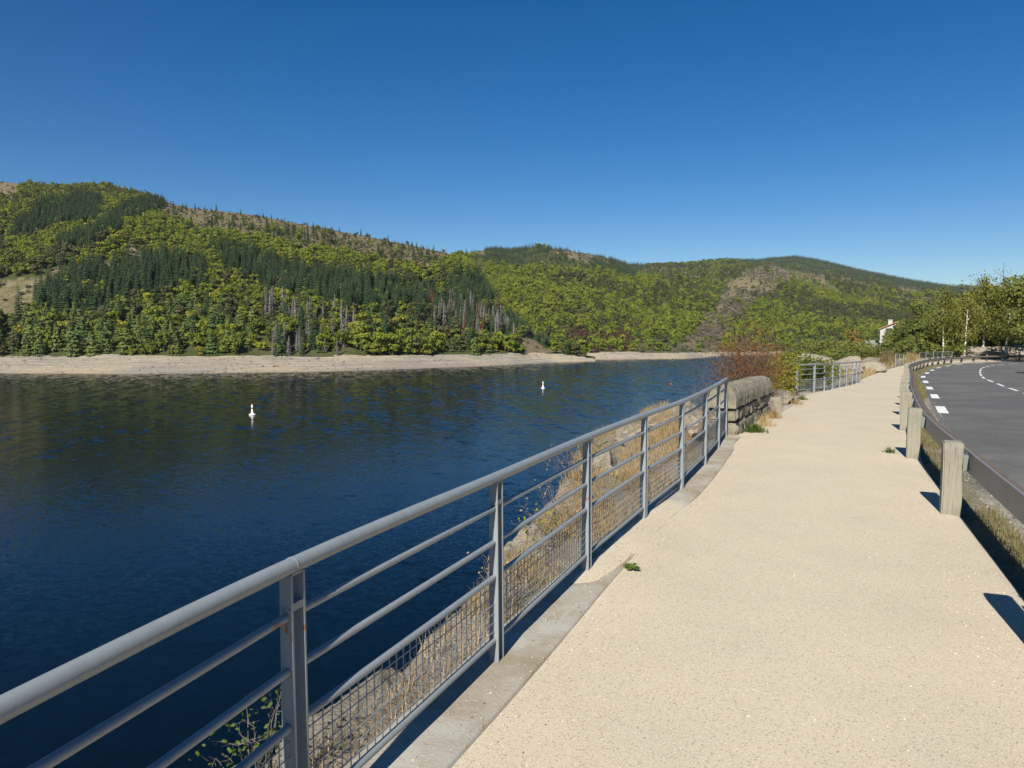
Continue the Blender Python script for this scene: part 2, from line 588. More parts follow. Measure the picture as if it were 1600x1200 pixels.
def dist_poly(X, Y, C, sub=4):
    """signed distance to polyline, positive on its left"""
    A = C[:-1:sub]; B = C[sub::sub]
    n = min(len(A), len(B)); A, B = A[:n], B[:n]
    P = np.stack([X.ravel(), Y.ravel()], 1)
    out = np.empty(len(P))
    D = B - A; L2 = (D ** 2).sum(1)
    for i in range(0, len(P), 4000):
        p = P[i:i + 4000, None, :] - A[None]
        t = np.clip((p * D).sum(2) / L2, 0, 1)
        q = p - t[..., None] * D
        d2 = (q ** 2).sum(2)
        k = d2.argmin(1); r = np.arange(len(k))
        cr = D[k, 0] * p[r, k, 1] - D[k, 1] * p[r, k, 0]
        out[i:i + 4000] = np.sqrt(d2[r, k]) * np.sign(cr)
    return out.reshape(X.shape)


SHORE = spline([(-16, -30), (-13.2, -8), (-11.2, 5), (-6.5, 15), (-.5, 27), (8, 42), (20, 62), (34, 90), (53, 150), (82, 220), (125, 345), (200, 520)], 1.0)


def land_z(X, Y):
    t = dist_poly(X, Y, LC, 8)                    # left of the path edge
    a = -dist_poly(X, Y, SHORE, 2)                # inland of the lake edge
    zr = zroad(Y)
    w = np.interp(Y, [0, 2.5, 4, 6, 9, 12, 16, 22, 30, 45, 60], [.5, .55, .62, .85, 1.5, 2.1, 1.7, 1.6, 2.6, 5, 8])
    w = w * (1 + .25 * fbm(X * .9, Y * .9, 3, 5))
    tt, aa = np.maximum(t, 0), np.maximum(a, 0)
    r = tt / (tt + aa + 1e-6)
    r0 = np.clip(w / (tt + aa + 1e-6), 0, .9)
    q = np.clip((r - r0) / (1 - r0), 0, 1)
    ex = np.interp(Y, [0, 35, 60, 90], [.85, .9, 1.2, 1.6])
    z = zr - .16 + (WATER - zr) * q ** ex
    z = np.where(a < 0, WATER + np.maximum(a * .5, -4), z)
    ledge = np.interp(Y, [0, 5, 8, 14, 40], [-.10, -.08, .02, .05, .0])
    z = z + ledge * sstep(0, .3, t) * (q < .02)
    rough = np.clip(t / 1.2, 0, 1)
    far = sstep(20, 60, Y)
    z = z + rough * (1 - far) * (.22 * fbm(X * 1.1, Y * 1.1, 5, 3) + .12 * np.abs(fbm(X * 2.6, Y * 2.6, 4, 9)))
    z = z + np.clip(t / 6, 0, 1) * far * 1.3 * fbm(X * .12, Y * .12, 4, 13)
    # mound and outcrop between the railing and the stone wall
    z = z + .55 * np.exp(-(((X - 2.55) / .75) ** 2 + ((Y - 11.3) / 1.5) ** 2)) * sstep(.15, .6, t)
    z = z + .5 * np.exp(-(((X - 18.6) / 2.2) ** 2 + ((Y - 42.) / 3.5) ** 2)) * sstep(.2, 1.2, t)
    # wooded slope rising beyond the bend
    px = 800 + FPX * X / np.maximum(Y, 1)
    z = z + np.clip((px - 1340) / 160, 0, 1.6) * sstep(84, 150, Y) * 6.0 * (t > 0) * sstep(0, 14, t)
    z = np.where(t < 0, np.minimum(z, zr - .16), z)
    return z


def land_z1(x, y): return float(land_z(np.array([[float(x)]]), np.array([[float(y)]]))[0, 0])


# ------------------------------------------------------------------ ground sheets
def strip(name, C, Nr, s_arr, s, offs, zoff, mat, zfun=None):
    """sheet swept along a plan curve: offsets are metres to the right"""
    P = resamp(C, s_arr, s)
    i = np.clip(np.searchsorted(s_arr, s), 0, len(C) - 1)
    n = Nr[i]
    X = P[:, 0][:, None] + n[:, 0][:, None] * offs[None]
    Y = P[:, 1][:, None] + n[:, 1][:, None] * offs[None]
    Z = zroad(P[:, 1])[:, None] + np.zeros_like(X) + zoff
    if zfun is not None: Z = Z + zfun(X, Y, offs[None] + 0 * X)
    return tag(grid_mesh(name, X, Y, Z, mat), kind='structure')


def dense(a, b, near, step0=.08, grow=1.02, mx=1.0):
    v, st = [a], step0
    while v[-1] < b:
        if v[-1] > near: st = min(mx, st * grow)
        v.append(v[-1] + st)
    return np.array(v)


# embankment close to the railing
sB = dense(2.0, LS[-1] - 1, 26, .075, 1.02, .8)
oB = -np.concatenate([np.arange(-.12, 2.6, .06), 2.6 + np.cumsum(np.linspace(.08, .6, 24)), [13, 16, 20]])
PB = resamp(LC, LS, sB); nB = LN[np.clip(np.searchsorted(LS, sB), 0, len(LC) - 1)]
XB = PB[:, 0][:, None] + nB[:, 0][:, None] * oB[None]
YB = PB[:, 1][:, None] + nB[:, 1][:, None] * oB[None]
tag(grid_mesh('embankment', XB, YB, land_z(XB, YB), M['bank'], flip=True), kind='structure')

# land beyond the bend and along the lake on the right
pxs = np.linspace(1130, 1950, 150)
ys = np.concatenate([np.linspace(30, 130, 130), np.linspace(131.5, 460, 90)])
XF = ((pxs - 800) / FPX)[None] * ys[:, None]
YF = ys[:, None] + 0 * XF
ZF = land_z(XF, YF)
tF = dist_poly(XF, YF, LC, 8)
ZF = ZF - .22 * (1 - sstep(14, 22, tF))
tag(grid_mesh('terrain', XF, YF, ZF, M['bank'], flip=True), kind='structure')

# gravel path between kerb and guard rail
yy = np.concatenate([np.arange(-7, 13, .06), np.arange(13, 30, .15), np.arange(30, 83.6, .5)])
ly = np.interp(yy, LC[:, 1], LC[:, 0]); gy = np.interp(yy, GC[:, 1], GC[:, 0])
fx = np.concatenate([np.linspace(0, .16, 14), np.linspace(.2, 1, 28)])
slope = np.interp(yy, LC[:, 1], LT[:, 0] / np.maximum(LT[:, 1], .2))
XP = (ly - .02)[:, None] + (gy + .20 - ly)[:, None] * fx[None]
YP = yy[:, None] + 0 * XP
ZP = zroad(YP) + 0.0
off = (XP - ly[:, None]) * .9
cover = np.interp(yy, [-8, 1, 3.2, 4.6, 5.6, 6.6, 7.3, 9.5, 10.5, 20], [.1, .25, .3, .6, .92, .92, .45, .28, .2, .3])[:, None]
nb = fbm(XP * 2.2, YP * 2.2, 4, 21)
edge = (1 - sstep(.10, .34, off + .06 * nb))
ZP = ZP + edge * (.062 * cover - .012 + .02 * nb) + .004 * fbm(XP * 1.1, YP * 1.1, 3, 4)
ge = np.interp(fx, [0, .965, 1], [0, 0, 1])[None]
ZP = ZP + ge * (.02 * fbm(XP * 3, YP * 3, 4, 8) - .115)
tag(grid_mesh('gravel_path', XP, YP, ZP, M['gravel'], flip=True), kind='structure')


def kerb(name, s0, s1, o0, o1, top):
    s = np.arange(s0, s1, .12)
    offs = np.array([o0 - .02, o0, o0 + .02, (o0 + o1) / 2, o1 - .012, o1, o1])
    P = resamp(LC, LS, s); n = LN[np.clip(np.searchsorted(LS, s), 0, len(LC) - 1)]
    X = P[:, 0][:, None] + n[:, 0][:, None] * offs[None]; Y = P[:, 1][:, None] + n[:, 1][:, None] * offs[None]
    dz = np.array([-.35, -.015, 0, 0, 0, -.01, -.15])
    Z = zroad(P[:, 1])[:, None] + top + dz[None] + .006 * fbm(X * 4, Y * 4, 3, 2)
    return tag(grid_mesh(name, X, Y, Z, M['concrete'], smooth=False, flip=True), kind='structure')


kerb('concrete_kerb', 2.0, s_at_y(LC, LS, 11.75), -.16, .225, .024)
kerb('concrete_kerb', s_at_y(LC, LS, 15.9), s_at_y(LC, LS, 34), -.14, .30, .02)

# road, verge, far shoulder
sG = dense(.5, GS[-1] - .5, 30, .12, 1.015, .8)
strip('verge', GC, GN, GS, sG, np.concatenate([np.linspace(-.16, .62, 24)]), -.055, M['ground'],
      lambda X, Y, o: .03 * fbm(X * 3, Y * 3, 4, 31) + .03 * np.exp(-((o - .26) / .12) ** 2) - .04 * sstep(.36, .55, o) - .045 * (1 - sstep(.08, .24, o)))
strip('road_edge', GC, GN, GS, sG, np.linspace(.36, .66, 8), -.07, M['road_edge'], lambda X, Y, o: .02 * fbm(X * 5, Y * 5, 3, 35))
camber = lambda X, Y, o: .02 * (o - .6) - .0028 * (o - .6) ** 2
RW0, RW1 = .58, 7.0
strip('road', GC, GN, GS, sG, np.linspace(RW0, RW1, 40), -.075, M['asphalt'], camber)
strip('ground', GC, GN, GS, np.arange(1, GS[-1], 1.5), np.concatenate([np.linspace(RW1 - .1, 24, 24)]), -.15, M['ground'],
      lambda X, Y, o: .2 * fbm(X * .4, Y * .4, 4, 41) * sstep(7, 9, o) + .02)


def dashes(mb, off, width, L, gap, s0, s1):
    s = s0
    while s < s1:
        ss = np.linspace(s, s + L, 8)
        P = resamp(GC, GS, ss); n = GN[np.clip(np.searchsorted(GS, ss), 0, len(GC) - 1)]
        vs = []
        for p, q in zip(P, n):
            for o in (off - width / 2, off + width / 2):
                vs.append((p[0] + q[0] * o, p[1] + q[1] * o, zr1(p[1]) - .071 + camber(0, 0, o)))
        mb.add(vs, [(2 * i, 2 * i + 1, 2 * i + 3, 2 * i + 2) for i in range(7)])
        s += L + gap


mk = MB()
dashes(mk, .85, .22, 2.6, 3.9, s_at_y(GC, GS, 17.3), GS[-1] - 4)
dashes(mk, 3.75, .12, 2.6, 1.7, s_at_y(GC, GS, 14), GS[-1] - 4)
tag(mk.build('road_markings', M['line']), kind='structure')

# lake
xw = np.concatenate([[-1500, -900, -600, -420], np.arange(-330, 200, .62), [230, 300, 420, 800, 1500]])
yw = np.concatenate([[-350, -100, 0], np.arange(14, 120, .26), np.arange(120, 400, .36), [430, 520, 900]])
XW, YW = np.meshgrid(xw, yw, indexing='ij')
ZW = np.zeros(XW.shape, np.float32)
rw = np.random.default_rng(77)
for k in range(26):
    lam = float(np.exp(rw.uniform(np.log(.72), np.log(1.6))))
    th = 1.75 + rw.normal() * .5
    kx_, ky_ = 2 * math.pi / lam * math.cos(th), 2 * math.pi / lam * math.sin(th)
    ZW += (.0060 * lam ** .9 * np.sin(kx_ * XW + ky_ * YW + rw.uniform(0, 6.283) + 1.5 * vnoise(XW / (lam * 7), YW / (lam * 7), 300 + k))).astype(np.float32)
gust_ = .85 + .45 * vnoise(XW / 60, YW / 22, 5) * vnoise(XW / 25, YW / 9, 6)
fade = sstep(-420, -325, XW) * (1 - sstep(192, 260, XW)) * sstep(0, 16, YW) * (1 - sstep(395, 430, YW))
tag(grid_mesh('lake', XW, YW, WATER + ZW * gust_ * fade, M['water'], True, True), kind='structure')
del XW, YW, ZW

# ------------------------------------------------------------------ hills
class Hill:
    def __init__(s, px, ysh, ytop, dwid, yr, dr, amp, seed):
        s.px = np.array(px, float); s.a = [np.array(q, float) for q in (ysh, ytop, dwid, yr, dr)]
        s.amp, s.seed = amp, seed

    def key(s, px):
        ysh, ytop, dwid, yr, dr = [np.interp(px, s.px, q) for q in s.a]
        ds = (CAMZ - WATER) * FPX / (ysh - 522.0)
        d0 = ds + dwid
        z0 = CAMZ - (ytop - 522) * d0 / FPX
        z1 = CAMZ + (522 - yr) * dr / FPX
        return ds, d0, z0, dr, z1

    def at(s, px, v):
        ds, d0, z0, d1, z1 = s.key(px)
        d = d0 + (d1 - d0) * v
        g = np.where(v <= 1, .88 * v + .12 * (1 - (1 - np.clip(v, 0, 1)) ** 2), 1 - (v - 1) * .9)
        z = z0 + (z1 - z0) * g
        x = (px - 800) / FPX * d
        m = np.sin(np.pi * np.clip(v, 0, 1)) ** .8
        z = z + s.amp * m * np.minimum(1, (z1 - z0) / 60) * (fbm(x / 130 + v * .4, d / 420, 4, s.seed) + .35 * fbm(x / 45, d / 70, 3, s.seed + 5))
        z = z + np.clip(v - .9, 0, 1) * s.amp * .35 * fbm(x / 25, d / 25, 3, s.seed + 9)
        return x, d, z


LH = Hill([-420, -200, 0, 60, 100, 180, 250, 300, 400, 500, 600, 700, 730, 770, 800, 830, 860, 900, 930],
          [586, 585, 583.5, 584, 584, 584.5, 584.5, 584, 582.5, 581, 578, 574, 573, 571.5, 570, 568, 566.5, 565.5, 564.8],
          [557, 557, 557, 557, 556, 556, 556, 556, 556, 557, 556.5, 555, 554.5, 554, 552, 551, 552, 556, 562],
          [30, 30, 30, 30, 30, 30, 29, 28, 27, 26, 24, 22, 21, 19, 17, 15, 12, 7, 3],
          [276, 280, 287, 293, 297, 295, 314, 328, 339, 358, 377, 397, 405, 455, 494, 524, 542, 553, 560],
          [600, 590, 575, 572, 570, 570, 560, 555, 545, 535, 525, 512, 500, 445, 400, 365, 345, 325, 318], 13, 3)
MH = Hill([520, 640, 700, 740, 770, 800, 850, 870, 900, 940, 980, 1010, 1070, 1130, 1180, 1240, 1280, 1340, 1400, 1480, 1560, 1700, 1900],
          [562.5, 562.5, 562.5, 562.5, 562.5, 562.5, 562.5, 562.5, 562.5, 562.5, 562, 561.5, 561, 556.5, 555, 553.5, 553, 552, 552, 552, 552, 552, 552],
          [551] * 11 + [551, 551, 550, 549.5, 549, 548, 547, 546, 546, 546, 546, 546],
          [16] * 11 + [16, 16, 18, 18, 18, 18, 18, 18, 18, 18, 18, 18],
          [412, 409, 404, 396, 392, 394, 392, 392, 398, 403, 414, 416, 414, 407, 408, 402, 409, 424, 436, 448, 452, 446, 440],
          [1000, 1050, 1100, 1150, 1150, 1150, 1150, 1150, 1150, 1170, 1250, 1400, 1600, 1850, 1950, 2050, 2050, 2000, 1950, 1850, 1750, 1700, 1700], 26, 23)


def build_hill(h, p0, p1, np_, nv, name, shore_name, polys, wood):
    px = np.linspace(p0, p1, np_)
    v = np.concatenate([np.linspace(0, 1, nv), 1 + np.linspace(.03, .5, 10)])
    PX, Vv = np.meshgrid(px, v, indexing='ij')
    X, Y, Z = h.at(PX, Vv)
    ho = tag(grid_mesh(name, X, Y, Z, M['hill']), kind='structure')
    ix, iy = to_px(X, Y, Z)
    cat = categories(ix.ravel(), iy.ravel() - 3, polys)
    wd = np.array([wood.get(c, 1.0) for c in cat], np.float32)
    a_ = ho.data.attributes.new('wood', 'FLOAT', 'POINT'); a_.data.foreach_set('value', wd)
    ds, d0, z0, d1, z1 = h.key(px)
    u = np.linspace(-.35, 1.04, 70)
    D = ds[:, None] + (d0 - ds)[:, None] * u[None]
    Zs = WATER + (z0 - WATER)[:, None] * (u[None] * .8 + .2 * u[None] ** 2)
    Xs = ((px - 800) / FPX)[:, None] * D
    bulge = fbm(Xs / 14, D / 9, 4, 77)
    Zs = Zs + .55 * bulge * np.clip(u, 0, 1)[None] + .28 * np.abs(fbm(Xs / 3.5, D / 3, 3, 71)) * np.clip(u * 3, 0, 1)[None]
    Zs = Zs + .10 * np.sin(Zs * 9.5 + 1.3 * fbm(Xs / 30, D / 30, 3, 73)) * np.clip(u * 4, 0, 1)[None]
    D = D + 3.5 * fbm(Xs / 22, Xs * 0 + 3, 4, 79) * (1 - np.clip(u, 0, 1)[None])
    Xs = ((px - 800) / FPX)[:, None] * D
    tag(grid_mesh(shore_name, Xs, D, Zs, M['shore']), kind='structure')



def shore_stones(h, p0, p1, n, seed):
    r = np.random.default_rng(seed); mb = MB()
    px = r.uniform(p0, p1, n); u = r.uniform(.02, .98, n)
    ds, d0, z0, d1, z1 = h.key(px)
    d = ds + (d0 - ds) * u; z = WATER + (z0 - WATER) * (u * .8 + .2 * u * u)
    for i in range(n):
        s_ = float(np.clip(r.lognormal(-1.55, .6), .08, .9)); q = r.uniform(.6, 1.3, 6) * s_
        x, y, zz = (px[i] - 800) / FPX * d[i], d[i], z[i] + .15
        mb.add([(x + q[0], y, zz), (x, y + q[1], zz), (x - q[2], y, zz), (x, y - q[3], zz), (x + q[0] * .2, y, zz + q[4] * .6), (x, y, zz - q[5])],
               [(0, 1, 4), (1, 2, 4), (2, 3, 4), (3, 0, 4), (1, 0, 5), (2, 1, 5), (3, 2, 5), (0, 3, 5)])
    return tag(mb.build('shore_rubble', M['shore_stone']), kind='stuff')


M['shore_stone'] = mk_rock('shore_stone', (.17, .145, .11), (.30, .265, .21), (.08, .065, .05), None, .6)
# ------------------------------------------------------------------ tree meshes
def quads_mesh(name, C, Nrm, size, mats, extra=None, aspect=.8, rng=RNG, mi=0):
    """many leaf clumps: one bent quad each, facing Nrm with a random spin"""
    n = len(C)
    Nrm = Nrm / np.linalg.norm(Nrm, axis=1)[:, None]
    rv = rng.normal(size=(n, 3))
    A = np.cross(Nrm, rv); A /= np.linalg.norm(A, axis=1)[:, None] + 1e-9
    B = np.cross(Nrm, A)
    sz = (size * np.ones(n))[:, None]
    a, b = A * sz * .5, B * sz * .5 * aspect
    k = Nrm * sz * .12
    V = np.stack([C - a - b * .6 - k, C - b * 1.1, C + a - b * .5 - k, C + a * .8 + b * .7, C + b * 1.15 - k, C - a * .9 + b * .6], 1).reshape(-1, 3)
    F = np.arange(n * 6).reshape(n, 6)
    mb = MB()
    mb.v = [tuple(p) for p in V.tolist()]
    mb.f = [tuple(q) for q in F.tolist()]
    mb.m = [mi] * n
    if extra: extra(mb)
    return mb.mesh(name, mats)


def lobe_points(rng, n, H, Rr, lobes, base=.28, flat_=.75):
    cs, rs = [], []
    for i in range(lobes):
        z = H * (base + (1 - base) * rng.uniform(.12, .86))
        lim = Rr * (1 - ((z / H - .55) / .62) ** 2) * .72
        a = rng.uniform(0, 2 * math.pi); r = max(0, lim) * math.sqrt(rng.uniform(.05, 1))
        cs.append((r * math.cos(a), r * math.sin(a), z)); rs.append(Rr * rng.uniform(.30, .52))
    cs, rs = np.array(cs), np.array(rs)
    k = rng.integers(0, lobes, n)
    d = rng.normal(size=(n, 3)); d /= np.linalg.norm(d, axis=1)[:, None]
    d[:, 2] = np.where(d[:, 2] < -.35, -d[:, 2], d[:, 2])
    P = cs[k] + d * (rs[k] * rng.uniform(.72, 1.05, n))[:, None] * np.array([1, 1, flat_])
    Nn = d + rng.normal(size=(n, 3)) * .38
    return P, Nn


def broadleaf_mesh(name, seed, leaf, H=8, Rr=3.3, n=420, size=.75, trunk=True):
    r = np.random.default_rng(seed)
    P, Nn = lobe_points(r, n, H, Rr, int(r.integers(10, 16)), .06, .8)
    ex = (lambda mb: mb.tube([(0, 0, -1), (.1, 0, H * .3), (0, .1, H * .6)], [.2, .15, .06], 5, mi=1)) if trunk else None
    return quads_mesh(name, P, Nn, size * r.uniform(.6, 1.25, n), [leaf, M['bark']], ex, rng=r)


def conifer_mesh(name, seed, leaf, H=11, Rr=2.1, tiers=17, nb=8, droop=.25, low=.06):
    r = np.random.default_rng(seed)
    mb = MB()
    mb.tube([(0, 0, -1), (0, 0, H * .97)], [.16, .02], 5, mi=1)
    for t in range(tiers):
        u = t / (tiers - 1)
        z = H * (low + (1 - low) * u ** .9)
        L = Rr * (1 - u) ** .8 * r.uniform(.85, 1.12) + .12
        for b in range(nb):
            a = 2 * math.pi * (b + r.uniform(-.35, .35)) / nb + t * 1.1
            l = L * r.uniform(.7, 1.12); w = max(.22, l * .42)
            c, s_ = math.cos(a), math.sin(a)
            def p(q, side, dz): return (c * q - s_ * side, s_ * q + c * side, z + dz)
            d = droop * l
            mb.add([p(.05, -w * .3, 0), p(l * .55, -w * .55, -d * .35), p(l, 0, -d), p(l * .55, w * .55, -d * .35), p(.05, w * .3, 0), p(l * .5, 0, .12 * l)],
                   [(0, 1, 5), (1, 2, 5), (2, 3, 5), (3, 4, 5)], 0)
    return mb.mesh(name, [leaf, M['bark']])


def pine_mesh(name, seed, leaf, H=9, Rr=3.0, n=380):
    r = np.random.default_rng(seed)
    u = r.uniform(0, 1, n) ** 1.25
    k = np.floor(u * 9) / 9 + r.uniform(-.02, .03, n)
    rad = Rr * (1 - k) ** .62 * (.35 + .65 * np.sqrt(r.uniform(.1, 1, n))) * (.85 + .3 * np.sin(k * 37))
    a = r.uniform(0, 2 * math.pi, n)
    P = np.stack([rad * np.cos(a), rad * np.sin(a), H * (.10 + .88 * k) - .12 * rad + r.uniform(-.15, .15, n)], 1)
    Nn = np.stack([np.cos(a) * .8, np.sin(a) * .8, .9 + 0 * a], 1) + r.normal(size=(n, 3)) * .45
    return quads_mesh(name, P, Nn, .78 * r.uniform(.6, 1.3, n), [leaf, M['bark']],
                      lambda mb: mb.tube([(0, 0, -1), (0, 0, H * .93)], [.2, .03], 5, mi=1), rng=r)


def dead_mesh(name, seed, mat, H=11, Rr=1.4, n=230):
    r = np.random.default_rng(seed)
    mb = MB()
    mb.tube([(0, 0, -1), (.1, 0, H * .5), (0, .05, H)], [.2, .14, .03], 5)
    for i in range(n):
        u = r.uniform(.12, .98); z = H * u
        l = Rr * (1 - u) ** .7 * r.uniform(.4, 1.1) + .15; a = r.uniform(0, 6.283); w = .12
        c, s_ = math.cos(a), math.sin(a)
        dz = l * r.uniform(-.35, .25)
        mb.add([(-s_ * w, c * w, z), (s_ * w, -c * w, z), (c * l, s_ * l, z + dz), (c * l * .5, s_ * l * .5, z + dz * .4 + w * 2)], [(0, 1, 2), (0, 3, 2)], 0)
    return mb.mesh(name, [mat, M['bark']])


PROTO = {
    'broadleaf': [broadleaf_mesh('broadleaf_crown', 100 + i, M['broadleaf'], 7.5 + (i % 3) * .6, 3.1 + .3 * (i % 4), 430, .78) for i in range(6)],
    'yellow': [broadleaf_mesh('yellow_crown', 130 + i, M['yellow_leaf'], 5.5, 2.4, 300, .7) for i in range(2)],
    'conifer': [conifer_mesh('conifer_crown', 200 + i, M['needle'], 10.5 + i % 3, 1.9 + .25 * (i % 3)) for i in range(5)],
    'pine': [pine_mesh('pine_crown', 300 + i, M['pine_needle'], 8.4 + .7 * (i % 3), 2.6 + .3 * (i % 2)) for i in range(4)],
    'dead': [dead_mesh('dead_branches', 400 + i, M['grey_twig'], 10 + i % 3) for i in range(4)],
    'rust': [conifer_mesh('rust_crown', 450 + i, M['rust_needle'], 11, 1.7, 15, 6) for i in range(2)],
    'dull': [broadleaf_mesh('dull_crown', 160 + i, M['dull_leaf'], 6.8 + (i % 3) * .6, 3.1 + .3 * (i % 3), 380, .78) for i in range(4)],
    'far_dull': [broadleaf_mesh('far_dull_crown', 640 + i, M['dull_leaf'], 8, 4.0, 170, 1.35, False) for i in range(3)],
    'shrub': [broadleaf_mesh('shrub_crown', 500 + i, M['shrub_leaf'], 2.4, 1.7, 110, .62, False) for i in range(4)],
    'far_broadleaf': [broadleaf_mesh('far_crown', 600 + i, M['broadleaf'], 8 + i % 3, 4.0, 170, 1.35, False) for i in range(5)],
    'far_conifer': [conifer_mesh('far_conifer', 650 + i, M['needle'], 11, 2.3, 9, 6) for i in range(3)],
    'reddish': [broadleaf_mesh('reddish_crown', 680 + i, M['heather_leaf'], 6, 2.8, 220, .9, False) for i in range(3)],
    'grey_shrub': [broadleaf_mesh('grey_shrub', 690 + i, M['scrub_twig'], 3.4, 2.3, 130, .8, False) for i in range(3)],
}


def in_poly(px, py, poly):
    inside = np.zeros(px.shape, bool)
    n = len(poly)
    for i in range(n):
        x1, y1 = poly[i]; x2, y2 = poly[(i + 1) % n]
        if y1 == y2: continue
        c = ((y1 > py) != (y2 > py)) & (px < (x2 - x1) * (py - y1) / (y2 - y1) + x1)
        inside ^= c
    return inside


CATS_L = {
    'mix': (.062, [('broadleaf', .86), ('shrub', .06), ('conifer', .05), ('yellow', .03)]),
    'conifer': (.066, [('conifer', .92), ('broadleaf', .05), ('pine', .03)]),
    'pine': (.055, [('pine', .54), ('broadleaf', .34), ('conifer', .04), ('yellow', .08)]),
    'heath': (.017, [('shrub', .82), ('conifer', .11), ('broadleaf', .07)]),
    'bare': (.004, [('shrub', 1)]),
    'dead': (.070, [('dead', .46), ('conifer', .15), ('broadleaf', .37), ('rust', .02)]),
    'redead': (.055, [('dead', .34), ('rust', .05), ('conifer', .44), ('broadleaf', .17)]),
    'shoremix': (.052, [('broadleaf', .62), ('conifer', .17), ('pine', .18), ('yellow', .03)]),
}
POLY_L = [
    ('heath', [(250, 280), (400, 315), (520, 340), (620, 360), (735, 385), (700, 414), (640, 418), (560, 404), (500, 392), (420, 378), (330, 364), (255, 345)]),
    ('mix', [(560, 345), (735, 392), (735, 408), (690, 396)]),
    ('conifer', [(10, 368), (60, 326), (125, 302), (165, 322), (150, 350), (110, 358), (60, 372), (25, 376)]),
    ('conifer', [(88, 388), (150, 358), (190, 322), (250, 306), (258, 328), (200, 354), (150, 384), (100, 400)]),
    ('bare', [(0, 250), (24, 262), (40, 290), (20, 310), (-60, 330), (-60, 250)]),
    ('conifer', [(50, 470), (75, 440), (140, 420), (230, 406), (322, 414), (312, 455), (230, 474), (150, 485), (60, 498)]),
    ('bare', [(-40, 440), (0, 434), (62, 427), (80, 434), (62, 470), (22, 500), (-40, 510)]),
    ('bare', [(62, 427), (180, 400), (185, 406), (80, 436)]),
    ('heath', [(180, 388), (215, 386), (235, 410), (190, 412)]),
    ('conifer', [(335, 390), (400, 394), (450, 414), (520, 434), (600, 440), (694, 460), (694, 494), (640, 494), (560, 484), (540, 494), (480, 474), (400, 454), (340, 414)]),
    ('conifer', [(690, 436), (750, 430), (785, 470), (760, 480), (700, 476)]),
    ('dead', [(408, 486), (450, 484), (552, 512), (556, 560), (412, 560)]),
    ('redead', [(660, 470), (720, 474), (785, 492), (812, 545), (745, 536), (690, 514)]),
    ('bare', [(806, 525), (825, 522), (858, 536), (885, 553), (806, 556)]),
    ('conifer', [(785, 490), (812, 496), (905, 545), (900, 556), (840, 528), (800, 516)]),
    ('pine', [(-420, 500), (60, 494), (230, 478), (330, 478), (400, 500), (404, 570), (-420, 570)]),
    ('shoremix', [(540, 495), (690, 498), (812, 505), (812, 565), (540, 565)]),
]
CATS_M = {
    'mix': (.017, [('far_broadleaf', .93), ('far_conifer', .05), ('grey_shrub', .02)]),
    'conifer': (.019, [('far_conifer', 1)]),
    'bare': (.007, [('grey_shrub', .8), ('far_conifer', .2)]),
    'ravine': (.020, [('grey_shrub', .86), ('far_broadleaf', .08), ('far_conifer', .06)]),
    'red': (.025, [('reddish', .8), ('far_broadleaf', .2)]),
    'foot': (.018, [('far_broadleaf', .5), ('grey_shrub', .25), ('far_conifer', .25)]),
    'dull': (.012, [('far_broadleaf', .5), ('far_conifer', .3), ('grey_shrub', .2)]),
}
POLY_M = [
    ('bare', [(850, 380), (900, 388), (948, 398), (950, 408), (900, 402), (868, 398)]),
    ('bare', [(725, 385), (758, 383), (756, 398), (728, 402)]),
    ('conifer', [(735, 385), (800, 380), (970, 396), (1005, 420), (1000, 436), (930, 424), (830, 418), (790, 424), (740, 408)]),
    ('conifer', [(690, 430), (750, 425), (790, 470), (720, 476)]),
    ('bare', [(1165, 425), (1195, 418), (1195, 440), (1150, 462), (1120, 490), (1110, 480)]),
    ('conifer', [(1125, 398), (1240, 390), (1300, 402), (1340, 414), (1490, 440), (1500, 462), (1440, 456), (1400, 446), (1340, 434), (1290, 424), (1200, 412), (1130, 412)]),
    ('bare', [(1400, 440), (1435, 458), (1440, 470), (1405, 456), (1380, 446)]),
    ('bare', [(1195, 414), (1285, 424), (1275, 438), (1200, 434)]),
    ('ravine', [(1158, 436), (1200, 420), (1214, 440), (1188, 470), (1150, 512), (1118, 552), (1056, 552), (1084, 516), (1122, 474)]),
    ('dull', [(1000, 400), (1500, 400), (1500, 470), (1380, 470), (1240, 445), (1000, 440)]),
    ('red', [(930, 522), (980, 524), (986, 543), (932, 547)]),
    ('red', [(888, 516), (920, 522), (912, 541), (890, 541)]),
    ('foot', [(890, 528), (1230, 528), (1400, 530), (1400, 560), (890, 560)]),
]


def categories(ix, iy, polys):
    jx, jy = ix + 20 * fbm(ix / 17, iy / 11, 4, 55), iy + 12 * fbm(ix / 17 + 9, iy / 11, 4, 56)
    cat = np.full(len(ix), 'mix', dtype=object)
    done = np.zeros(len(ix), bool)
    for nm, poly in polys:
        m = in_poly(jx, jy, poly) & ~done
        cat[m] = nm; done |= m
    return cat


build_hill(LH, -420, 930, 520, 120, 'hill', 'shore', POLY_L, {'bare': 0, 'heath': .15, 'dead': .8})
build_hill(MH, 520, 1900, 520, 120, 'hill', 'shore', POLY_M, {'bare': 0, 'ravine': .15, 'dull': .6, 'red': .5, 'foot': .6})


TALL = {'conifer': 1.18, 'dead': 1.12, 'rust': 1.15, 'pine': 1.02, 'shrub': 1.2}


shore_stones(LH, -200, 915, 750, 3)
shore_stones(MH, 880, 1240, 220, 4)


